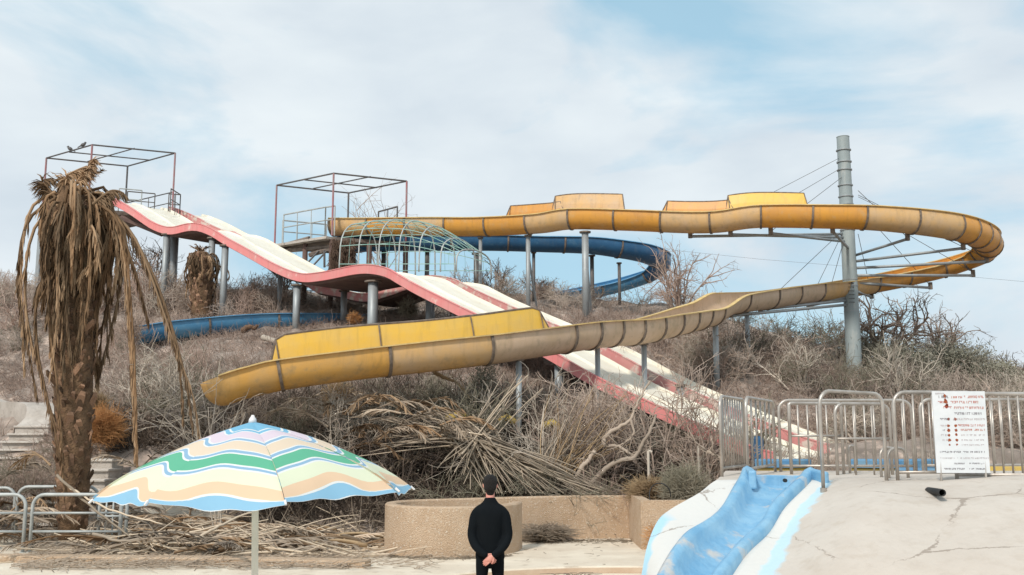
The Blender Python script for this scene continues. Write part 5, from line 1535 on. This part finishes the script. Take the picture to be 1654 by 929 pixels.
def matting():
    r2 = np.random.default_rng(4); n = 1500
    a = P(537, 385, 39.9); b = P(572, 434, 39.9)
    x = r2.uniform(a.x, b.x, n); z = a.z - (a.z - b.z)*r2.random(n)**.8; y = 39.9 + r2.normal(0, .18, n)
    d = np.stack([r2.normal(0, .35, n), r2.normal(0, .35, n), -np.ones(n)], 1)
    Pt, Rd = grow(r2, np.stack([x, y, z], 1), d, r2.uniform(.2, .5, n), 4, .3, .1, .014, .5)
    V_, F_ = chains_mesh(Pt, Rd, 3); tag(np_obj('matting_screen', V_, F_, M['matting']), 'ragged brown matting bundle hanging under the start of the yellow slide', 'screen')
matting()
tuft(164, 24.6, 694, 36, 'round orange-brown dry weed just right of the big palm trunk', 'orange', 1, 2600)
tuft(152, 25.6, 655, 22, 'upper orange-brown dry weed touching the palm trunk', 'straw', 2, 1200)
tuft(573, 34.5, 516, 12, 'small reddish dry tuft on the slope under the middle slide hump', 'orange', 3, 500, rad=.009)
tuft(1046, 21.2, 795, 34, 'straw-coloured dry grass heap on the planter', 'straw', 4, 1800, squash=.7)
tuft(1104, 20.6, 790, 40, 'greyish dry grass clump between the planter and the play slide', 'twiggreen', 5, 1600)
tuft(880, 20.9, 862, 44, 'flat grey twig heap at the foot of the long curled wall', 'frondgrey', 6, 1100, squash=.35, rad=.008)
tuft(1060, 19.2, 870, 24, 'thin reddish dry twigs hanging beside the planter corner', 'orange', 7, 160, squash=1.2)
tuft(545, 25.0, 640, 26, 'yellowish grass tuft below the lower end of the yellow slide', 'straw', 8, 700)
tuft(660, 35.0, 500, 18, 'olive tuft on the slope beside the blue slide dip', 'twiggreen', 9, 600, rad=.009)
tuft(410, 24.0, 628, 30, 'dry grass around the lower mouth of the yellow slide', 'twigpink', 10, 700)

# bare pale stakes in the thicket
for px, Y, pt, lab in ((1047, 21.9, 728, 'thin pale stake standing in the scrub behind the planter'), (1128, 22.2, 720, 'thin pale stake behind the white flank of the mound')):
    a = P(px, pt, Y); mb = MB(); mb.tube([(a.x, Y, H(a.x, Y) - .1), (a.x, Y, a.z)], .03, 6); mb.tube([a, a + Vector((.08, 0, -.03))], .028, 6)
    tag(mb.build('stake', M['twigpale']), lab, 'stake')
# thick crooked limbs, each one lying in the scrub
def limbpath(pts, r0, r1, label, m='limb', name='crooked_branch'):
    A_ = spline([tuple(P(*q)) for q in pts], 6); n_ = len(A_)
    rr_ = np.random.default_rng(len(label)); A_ = A_ + rr_.normal(0, .008, A_.shape)
    mb = MB(); mb.tube([Vector(q) for q in A_], [r0 + (r1 - r0)*i_/(n_-1) for i_ in range(n_)], 7)
    if r1 < .04 and name == 'crooked_branch':
        for q in range(2, n_ - 1, 2):
            a_ = Vector(A_[q]); d_ = Vector(rr_.normal(0, 1, 3)); d_.z = abs(d_.z)*.8; d_.y *= .3
            d_ = d_.normalized()*rr_.uniform(.25, .7)
            mb.tube([a_, a_ + d_*.5 + Vector(rr_.normal(0, .05, 3)), a_ + d_ + Vector(rr_.normal(0, .06, 3))], [r1*.5, r1*.35, .006], 5)
    tag(mb.build(name, M[m], smooth=True), label, 'branch')
limbpath([(955,782,22.2),(975,760,22.1),(1000,745,22.0),(1025,738,22.0),(1038,715,22.0),(1048,700,22.0),(1060,670,22.2)], .065, .03, 'thick pale crooked branch rising from behind the wall, right one')
limbpath([(930,775,22.3),(940,755,22.2),(952,742,22.2),(960,728,22.2)], .06, .045, 'short thick pale branch stub behind the wall, left one')
limbpath([(976,720,22.3),(978,705,22.3),(1000,690,22.3),(1018,678,22.3),(1030,650,22.4),(1050,615,22.6)], .06, .02, 'thick pale bent branch in the middle of the thicket')
limbpath([(976,720,22.3),(1000,722,22.2),(1015,732,22.1),(1026,738,22.05)], .04, .03, 'thin curved branch joining the two pale crooked ones')
limbpath([(1018,678,22.3),(1024,700,22.2),(1010,715,22.2),(995,722,22.2)], .03, .02, 'small looping branch under the bent pale one')
limbpath([(1130,722,21.8),(1150,733,21.6),(1166,741,21.5)], .035, .03, 'straight pale stick pointing at the barred end barrier')
limbpath([(92,768,19.4),(140,812,19.0),(185,848,18.6),(232,884,18.3)], .028, .014, 'longest pale stalk leaning over the left tube railing in front of the palm', 'stalk', 'leaning_stalk')
limbpath([(110,785,19.3),(150,810,18.9),(205,832,18.6),(262,846,18.3)], .022, .012, 'thin pale stalk bowed over the left tube railing toward the litter', 'stalk', 'leaning_stalk')
limbpath([(200,838,18.8),(232,842,18.6),(252,862,18.4),(262,884,18.2)], .018, .01, 'short curled pale stalk dropping into the litter by the railing end', 'stalk', 'leaning_stalk')
limbpath([(150,862,18.5),(190,874,18.3),(225,872,18.2)], .03, .02, 'short thick pale stalk lying low behind the railing end', 'stalk', 'leaning_stalk')
limbpath([(320,868,18.6),(350,852,18.8),(378,838,19.1),(412,826,19.3)], .03, .018, 'dark stalk slanting up out of the litter left of the umbrella pole', 'stalk', 'leaning_stalk')
limbpath([(425,545,33.0),(440,550,32.8),(462,556,32.5)], .10, .09, 'weathered plank-like log on the bare slope above the yellow slide', 'twigpale', 'fallen_log')
limbpath([(392,534,34),(402,528,34),(412,530,34),(416,524,34)], .11, .04, 'brown stump on the slope beside the blue slide', 'boot', 'tree_stump')
limbpath([(700,600,24.2),(722,612,24.2),(738,618,24.2),(762,648,24.0)], .05, .02, 'pale brown bent stem under the yellow slide', 'straw')

# ------------------------------------------------------------------ palm fronds
def frond_arrays(r_, pts, leaf, n=26, rad=.022, spread=.25, hang=.7, K=10, flat=.012, startu=.15):
    A_ = resample(spline([tuple(p) for p in pts], 6), 1e-9) if False else spline([tuple(p) for p in pts], 6)
    d = np.r_[0, np.cumsum(np.linalg.norm(np.diff(A_, axis=0), axis=1))]
    s = np.linspace(0, d[-1], K)
    C = np.stack([np.interp(s, d, A_[:, k]) for k in range(3)], 1)
    V_, F_ = chains_mesh(C[None], (rad*np.linspace(1.3, .35, K))[None], 4)
    u = r_.uniform(startu, 1, 2*n); sd_ = np.where(np.arange(2*n) % 2, 1., -1.)
    su = u*d[-1]
    b = np.stack([np.interp(su, d, A_[:, k]) for k in range(3)], 1)
    b2 = np.stack([np.interp(np.minimum(su + .05, d[-1]), d, A_[:, k]) for k in range(3)], 1)
    b1 = np.stack([np.interp(su - .05, d, A_[:, k]) for k in range(3)], 1)
    T = b2 - b1; T /= np.linalg.norm(T, axis=1, keepdims=True) + 1e-9
    side = np.cross(T, [0.3, 0.1, 1.0]); side /= np.linalg.norm(side, axis=1, keepdims=True) + 1e-9
    L = leaf*r_.uniform(.6, 1.15, 2*n)*(1 - .45*u)
    dr = T*.75 + side*sd_[:, None]*spread*r_.uniform(.5, 1.8, 2*n)[:, None] + r_.normal(0, .12, (2*n, 3))
    dr[:, 2] -= hang*r_.uniform(.5, 1.4, 2*n)
    dr /= np.linalg.norm(dr, axis=1, keepdims=True)
    dr2 = dr.copy(); dr2[:, 2] -= hang*.8; dr2 /= np.linalg.norm(dr2, axis=1, keepdims=True)
    wv = np.cross(dr, r_.normal(0, 1, (2*n, 3))); wv /= np.linalg.norm(wv, axis=1, keepdims=True)
    m_ = b + dr*L[:, None]*.5; e = m_ + dr2*L[:, None]*.5
    w0 = flat*r_.uniform(.8, 1.6, 2*n)[:, None]
    W = np.stack([b - wv*w0*.6, b + wv*w0*.6, m_ + wv*w0, m_ - wv*w0, e + wv*w0*.15, e - wv*w0*.15], 1).reshape(-1, 3)
    q = np.arange(2*n)*6
    F2 = np.concatenate([np.stack([q, q+1, q+2, q+3], 1), np.stack([q+3, q+2, q+4, q+5], 1)])
    return np.concatenate([V_, W]), np.concatenate([F_, F2 + len(V_)])

def palm(name, label, px, Y, pyb, pyt, wtop, wbot, nfrond, nboot, seed, frond_len, zb=None, long_ones=()):
    r_ = np.random.default_rng(seed)
    base = P(px[0], pyb, Y); top = P(px[1], pyt, Y)
    if zb is not None: base.z = zb
    t = empty(name, tuple(base), label, 'palm')
    Hh = top.z - base.z
    K = 18
    def cen(u): return base.lerp(top, u) + Vector((.10*math.sin(u*2.5)*Hh*.05, 0, 0))
    def rad_(u): return (wbot*(1-u)**2 + wtop*(1-(1-u)**2))*(1 if u < .9 else 1 - (u-.9)*3.5)
    mb = MB(); mb.tube([cen(i_/K) for i_ in range(K+1)], [rad_(i_/K) for i_ in range(K+1)], 18)
    mb.build('trunk', M['palmbark'], t, True)
    # leaf-base stubs: one shared wedge mesh
    wm = MB(); s = 1.0
    wm.v = [(-.5,0,0),(.5,0,0),(.38,.55,.75),(-.38,.55,.75),(-.45,-.18,.2),(.45,-.18,.2),(.26,.34,1.0),(-.26,.34,1.0)]
    wm.f = [(0,1,2,3)[::-1],(4,5,6,7),(0,1,5,4),(1,2,6,5),(2,3,7,6),(3,0,4,7)]
    wo = wm.build('leaf_base', M['boot'], t); bev = None
    wmesh = wo.data
    for k in range(nboot):
        u = .03 + .9*k/nboot; a = k*2.39996 + r_.normal(0, .12)
        if math.sin(a) > .55: a += PI        # mostly on the sides that can be seen
        R_ = rad_(u)*.92; c = cen(u)
        ob = wo if k == 0 else bpy.data.objects.new('leaf_base', wmesh)
        if k: COL.objects.link(ob); ob.parent = t
        sc = R_*r_.uniform(.26, .44)
        ob.location = c + Vector((math.cos(a)*R_, math.sin(a)*R_, 0))
        ob.rotation_euler = (r_.normal(0, .12), r_.normal(0, .3), a - PI/2 + r_.normal(0, .25))
        ob.rotation_euler.x = -r_.uniform(.05, .35)
        ob.scale = (sc*r_.uniform(.7, 1.25), sc*r_.uniform(.5, 1.1), sc*r_.uniform(1.1, 2.6))
    for k in range(nfrond):
        a = k*2.39996 + r_.normal(0, .3); el = r_.uniform(-.3, 1.0)
        out_ = Vector((math.cos(a), math.sin(a)*.9, 0))
        L = frond_len*r_.uniform(.35, 1.2)*(1.0 if out_.x > .1 else .62); st = cen(r_.uniform(.86, .99)) + out_*rad_(.9)*.6
        reach = (.25 + .5*r_.random())*wtop*2.1*(1 if el < .6 else .8)*(1.25 if out_.x > .1 else (1.0 if out_.x > -.3 else .55))
        p1 = st + out_*reach*.6 + Vector((0, 0, reach*el*.5))
        p2 = st + out_*reach + Vector((0, 0, -L*.25))
        p3 = st + out_*reach*r_.uniform(.75, 1.02) + Vector((r_.normal(0, .06), 0, -L*.6))
        p4 = st + out_*reach*r_.uniform(.6, 1.0) + Vector((r_.normal(0, .12), 0, -L))
        V_, F_ = frond_arrays(r_, [st, p1, p2, p3, p4], .60*frond_len/3.2, 52, .034*frond_len/3.2, r_.uniform(.1, .3), .9, 12, r_.uniform(.010, .026)*frond_len/3.2)
        np_obj('frond', V_, F_, M['frond'], t)
    # short broken upright fronds and stalks on top
    for k in range(9):
        a = r_.uniform(0, 2*PI); L = frond_len*r_.uniform(.12, .25)
        st = cen(.97); d_ = Vector((math.cos(a)*.6, math.sin(a)*.5, .9))
        V_, F_ = frond_arrays(r_, [st, st + d_*L*.6, st + d_*L + Vector((d_.x*.3, 0, 0))], .26, 12, .02, .6, .1, 6, .01)
        np_obj('frond', V_, F_, M['frond'], t)
    for pts in long_ones:
        V_, F_ = frond_arrays(r_, [P(*q) for q in pts], .42, 90, .03, .10, .85, 16, .013)
        np_obj('frond', V_, F_, M['frond'], t)
    settle(t)
    return t
palm('dead_palm', 'big dead palm with brown hanging fronds in the left foreground', (118, 114), 20.3, 868, 305, .42, .27, 128, 240, 4, 2.75, zb=0.1,
     long_ones=[[(170,330,20),(200,370,19.9),(210,470,19.8),(218,600,19.7),(222,752,19.7)], [(175,335,20.1),(198,400,20),(206,500,20),(214,640,19.9),(219,740,19.8)],
                [(170,335,20.1),(196,385,20),(206,480,20),(216,620,19.9),(221,748,19.8)],
                [(170,330,20.1),(215,380,20),(245,450,19.9),(283,560,19.8),(312,640,19.8),(322,702,19.8)], [(175,335,20.2),(225,400,20),(262,480,19.9),(290,570,19.8),(305,640,19.8),(312,700,19.8)],
                [(165,335,20.2),(222,395,20),(262,480,19.9),(284,560,19.8),(294,630,19.8),(296,676,19.8)],
                [(160,330,19.8),(185,350,19.6),(205,400,19.6),(222,450,19.6),(240,520,19.6)],
                [(90,310,20),(55,330,20),(38,380,20),(34,460,20),(40,600,20)], [(90,320,20),(50,350,20),(33,400,20),(32,480,20),(60,640,20)], [(95,330,20),(60,360,20),(42,430,20),(48,540,20),(100,720,20)],
                [(100,400,19.7),(62,470,19.7),(60,560,19.7),(85,680,19.7),(108,790,19.7)], [(110,420,19.7),(80,500,19.7),(92,620,19.6),(100,720,19.6),(104,800,19.6)],
                [(120,300,20.1),(133,282,20.1),(145,265,20.1),(149,258,20.1)], [(115,300,20.1),(108,285,20.1),(122,276,20.1),(140,268,20.1)], [(90,320,20),(75,300,20),(68,292,20),(82,288,20)],
                [(150,330,19.8),(175,310,19.8),(190,308,19.8),(200,312,19.8)]])
pz = P(327, 500, 38)
palm('dead_palm', 'small dead palm with hanging fronds between the slide posts', (326, 323), 37.6, 505, 408, .42, .36, 34, 90, 6, 1.8, zb=H(pz.x, 37.6) - .1)

# fallen stalks fanning out in the thicket
fan = empty('fallen_frond_fan', tuple(P(760, 712, 22.6)), 'big fan of grey dead palm stalks fallen across the thicket behind the man', 'frond heap')
r_ = np.random.default_rng(9)
hub = P(768, 712, 22.5)
ends = []
for k in range(50): ends.append((r_.uniform(860, 1010), 796 + r_.normal(0, 3), 22.2 - r_.uniform(0, .5)))
for k in range(26): ends.append((r_.uniform(770, 870), 797, 22.0))
for k in range(26): ends.append((r_.uniform(600, 720), r_.uniform(632, 690), 22.8))
for k in range(14): ends.append((r_.uniform(690, 760), r_.uniform(735, 797), 22.0))
for k in range(12): ends.append((r_.uniform(800, 880), r_.uniform(600, 660), 23.0))
for k in range(10): ends.append((r_.uniform(560, 680), r_.uniform(700, 740), 22.4))
for k, e in enumerate(ends):
    E = P(*e); st = hub + Vector((r_.normal(0, .22), r_.normal(0, .15), r_.normal(0, .10)))
    E.z = max(E.z, .75 if E.x > -3 else .2)
    mid_ = st.lerp(E, .5) + Vector((r_.normal(0, .06), r_.normal(0, .08), r_.uniform(-.02, .16)))
    st2 = st - (E - st).normalized()*r_.uniform(0, .6)
    V_, F_ = chains_mesh(spline([tuple(st2), tuple(st), tuple(mid_), tuple(E)], 3)[None], np.linspace(r_.uniform(.014, .034), r_.uniform(.005, .012), 10)[None], 4)
    np_obj('stalk', V_, F_, M['stalk'], fan)
settle(fan)
# reeds rising to the right of the fan
rd = empty('reed_clump', tuple(P(900, 780, 22.6)), 'clump of straight dry reeds leaning right in the thicket', 'reeds')
for k in range(46):
    a = P(r_.uniform(860, 930), 770, 22.5 + r_.normal(0, .2)); b = P(r_.uniform(880, 1040), r_.uniform(610, 720), 22.7 + r_.normal(0, .3))
    V_, F_ = chains_mesh(spline([tuple(a), tuple(a.lerp(b, .5) + Vector((r_.normal(0, .05), 0, r_.normal(0, .05)))), tuple(b)], 3)[None], np.linspace(.016, .006, 7)[None], 3)
    np_obj('reed', V_, F_, M['straw'] if k % 3 else M['frondgrey'], rd)
settle(rd)

# fallen fronds: separate things, in the heaps
def fallen_frond(p, az, L, slope, m, label, group, arch=.15, spread=.35, leaf=.4):
    e = Vector((math.cos(az), math.sin(az), 0))
    p = Vector(p)
    pts = [p, p + e*L*.35 + Vector((0, 0, L*(arch*.7 + slope*.35))), p + e*L*.7 + Vector((0, 0, L*(arch*.8 + slope*.7))), p + e*L + Vector((0, 0, L*slope))]
    V_, F_ = frond_arrays(r_, [q - p for q in pts], leaf, 26, .02, spread, .25, 9, .012)
    V_[:, 2] = np.maximum(V_[:, 2], -.1)
    px_ = proj(*p)[0]
    size = 'short' if L < 1.15 else ('medium-long' if L < 1.6 else 'long')
    tone = 'grey' if m is M['frondgrey'] else 'brown'
    cuts = {'plaza': (270, 400, 520), 'thick': (585, 650), 'foot': (80, 165), 'behin': (330, 430)}[group[:5].strip()]
    sect = sum(px_ > c_ for c_ in cuts)
    where = {'plaza': ('by the tube railing', 'left of the umbrella pole', 'right of the umbrella pole', 'beside the round wall end'), 'thick': ('on its left side', 'in its middle', 'next to the stalk fan'),
             'foot': ('at the left edge', 'against the trunk', 'near the concrete steps'), 'behin': ('left of its tip', 'behind its tip', 'right of its tip')}[group[:5].strip()][sect]
    o = np_obj('fallen_frond', V_, F_, m); o.location = p; tag(o, size + ' ' + tone + ' ' + label + ', ' + where, 'palm frond', group[6:].strip() + ' ' + where + ', ' + size + ' ' + tone)
for k in range(120):
    px = r_.uniform(150, 640); py = r_.uniform(846, 898); 
    Y = EYE*FPX/(py - 700)
    if px > 500 and py > 885: continue
    x = (px - 827)/FPX*Y
    fallen_frond((x, Y, .05 + .25*r_.random()*(1 - abs(px - 300)/400)), r_.choice([0, PI]) + r_.normal(0, .5), r_.uniform(.8, 2.0), r_.uniform(-.02, .12), M['frondgrey'] if k % 3 else M['frond'],
                 'dead frond in the plaza litter', 'plaza dead fronds littering the plaza', .08, .3, .3)
for k in range(46):
    px = r_.uniform(520, 720); Y = r_.uniform(22.2, 24.0); x = (px - 827)/FPX*Y
    zz = P(px, r_.uniform(650, 760), Y).z
    fallen_frond((x, Y, max(H(x, Y) + .1, min(zz, 2.7))), r_.choice([.2, PI - .2, -.6, PI + .6]) + r_.normal(0, .4), r_.uniform(1.0, 2.0), r_.uniform(-.35, .15), M['frondgrey'] if k % 2 else M['frond'],
                 'dead arching frond in the thicket', 'thick  dead fronds in the thicket', .25, .3, .45)
for k in range(40):
    px = r_.uniform(0, 250); Y = r_.uniform(19.8, 22.0); x = (px - 827)/FPX*Y
    if 130 < px < 200 and Y > 20.9: continue
    fallen_frond((x, Y, H(x, Y) + .2 + .6*r_.random()), r_.uniform(0, 2*PI), r_.uniform(.8, 1.7), r_.uniform(-.3, .2), M['frondgrey'] if k % 3 else M['frond'],
                 'dead frond at the palm foot', 'foot   dead fronds round the palm foot', .2, .35, .4)
for k in range(30):
    px = r_.uniform(230, 520); Y = r_.uniform(22.3, 25.5); x = (px - 827)/FPX*Y
    fallen_frond((x, Y, H(x, Y) + .3 + .5*r_.random()), r_.uniform(0, 2*PI), r_.uniform(1.0, 1.9), r_.uniform(-.2, .25), M['frondgrey'],
                 'dead frond behind the umbrella', 'behin  dead fronds behind the umbrella', .2, .35, .45)
def stalk_litter():
    r2 = np.random.default_rng(31); n = 420
    px = r2.uniform(130, 640, n); py = r2.uniform(842, 897, n); Y = EYE*FPX/(py - 700); x = (px - 827)/FPX*Y
    hump = .32*np.exp(-((px - 330)/150)**2)
    b = np.stack([x, Y, .03 + hump*r2.random(n)], 1); a = r2.normal(0, .55, n) + PI*(r2.random(n) < .5)
    d = np.stack([np.cos(a), np.sin(a), r2.normal(.03, .10, n)], 1)
    Pt, Rd = grow(r2, b, d, r2.uniform(.5, 1.9, n), 6, .09, .01, r2.uniform(.009, .028, n), .45)
    Pt[:, :, 2] = np.maximum(Pt[:, :, 2], .012)
    V_, F_ = chains_mesh(Pt, Rd, 5); tag(np_obj('fallen_stalks', V_, F_, M['stalk']), 'tangle of bare fallen palm stalks on the left of the plaza', 'litter', kind='stuff')
stalk_litter()
# bigger dry sheaths in the litter
def sheath(px, py, az, L, w_, label, m):
    Y = EYE*FPX/(py - 700); x = (px - 827)/FPX*Y
    e = Vector((math.cos(az), math.sin(az), 0)); s_ = Vector((-e.y, e.x, 0)); rows = []
    for i_ in range(8):
        u = i_/7; c = Vector((x, Y, .06)) + e*L*(u - .5) + Vector((0, 0, .12*math.sin(u*2.6) + .04)); ww = w_*(1 - u)**.7 + .012
        rows.append([c - s_*ww + Vector((0, 0, .05*(1-u))), c - s_*ww*.5 - Vector((0, 0, .01)), c - Vector((0, 0, .03)), c + s_*ww*.5 - Vector((0, 0, .01)), c + s_*ww + Vector((0, 0, .05*(1-u)))])
    mb = MB(); mb.quad_grid(rows); o = mb.build('leaf_sheath', m, smooth=True); o.modifiers.new('t', 'SOLIDIFY').thickness = .012
    tag(o, label, 'leaf sheath', label.split(' ')[0] + ' leaf sheaths ' + label.split(', ')[1])
fallen_frond(P(82, 752, 20.6), PI - .3, .95, -.25, M['frond'], 'dead frond at the palm foot', 'foot   dead fronds round the palm foot', .45, .3, .5)
for k in range(34):
    spx = r_.uniform(170, 600)
    sheath(spx, r_.uniform(850, 893), r_.uniform(-.6, .6) + (PI if r_.random() < .5 else 0), r_.uniform(.5, 1.3), r_.uniform(.06, .14), ('straw-coloured' if k % 2 else 'brown') + ' curled dry leaf sheath in the plaza litter, ' + ('left of the umbrella pole' if spx < 410 else 'right of the umbrella pole'), M['straw'] if k % 2 else M['frond'])
# small litter on the plaza
def litter():
    n = 5200; r2 = np.random.default_rng(77)
    px = r2.uniform(40, 700, n); py = 700 + r2.uniform(118, 212, n)
    ok = r2.random(n) < np.where(px < 560, 1, .25); px, py = px[ok], py[ok]; n = len(px)
    Y = EYE*FPX/(py - 700); x = (px - 827)/FPX*Y
    b = np.stack([x, Y, np.full(n, .015) + r2.random(n)*.06], 1); a = r2.normal(0, .6, n)
    d = np.stack([np.cos(a), np.sin(a), r2.normal(0, .06, n)], 1)
    Pt, Rd = grow(r2, b, d, r2.uniform(.1, .7, n), 4, .12, 0, .009, .5)
    V_, F_ = chains_mesh(Pt, Rd, 3); V_[:, 2] = np.maximum(V_[:, 2], .006)
    o = np_obj('leaf_litter', V_, F_, M['frondgrey']); tag(o, 'scattered dry stalks and leaf litter on the left of the plaza', 'litter', kind='stuff')
litter()
def wall_litter():
    r2 = np.random.default_rng(78); n = 900
    t_ = r2.random(n); k_ = r2.integers(0, 3, n)
    x = np.where(k_ == 0, -2.4 + 2.4*t_, np.where(k_ == 1, .2 + 2.3*t_, -1.6 + 6*t_))
    y = np.where(k_ == 0, 18.15 - .25*np.abs(r2.normal(0, .5, n)) + .9*np.abs(t_ - .5)**2*2, np.where(k_ == 1, 21.15 - .5*np.abs(r2.normal(0, .6, n)), 17.15 + r2.random(n)*3))
    keep = (k_ < 2) | (r2.random(n) < .05); x, y = x[keep], y[keep]; n = len(x)
    a = r2.uniform(0, 2*PI, n); b = np.stack([x, y, np.full(n, .012)], 1); d = np.stack([np.cos(a), np.sin(a)*.6, r2.normal(0, .05, n)], 1)
    Pt, Rd = grow(r2, b, d, r2.uniform(.03, .22, n), 3, .15, 0, .006, .5); Pt[:, :, 2] = np.maximum(Pt[:, :, 2], .007)
    V_, F_ = chains_mesh(Pt, Rd, 3); tag(np_obj('twig_litter', V_, F_, M['stalk']), 'sparse dry twigs and crumbs along the foot of the tan walls', 'litter', kind='stuff')
wall_litter()
# the two thin sticks on the plaza right of the man
mb = MB(); mb.tube([P(930, 868, 20.6) * 1 + Vector((0,0,0)), P(1025, 862, 21.0)], .02, 5)
o = mb.build('stick', M['frondgrey'])
for v in o.data.vertices: v.co.z = max(.02, min(v.co.z, .06))
tag(o, 'long thin stick lying on the plaza before the long wall', 'stick')
mb = MB()
r3 = random.Random(3)
for k in range(16):
    a = P(r3.uniform(885, 950), 911, 16.6); a.z = -.1; b = a + Vector((r3.uniform(-.35, .35), r3.uniform(-.08, .1), r3.uniform(.0, .06)))
    mb.tube([a, a.lerp(b, .5) + Vector((0, 0, .03)), b], .006, 4)
tag(mb.build('twig_bunch', M['frondgrey']), 'small bunch of dry twigs lying on the pool step', 'twigs')
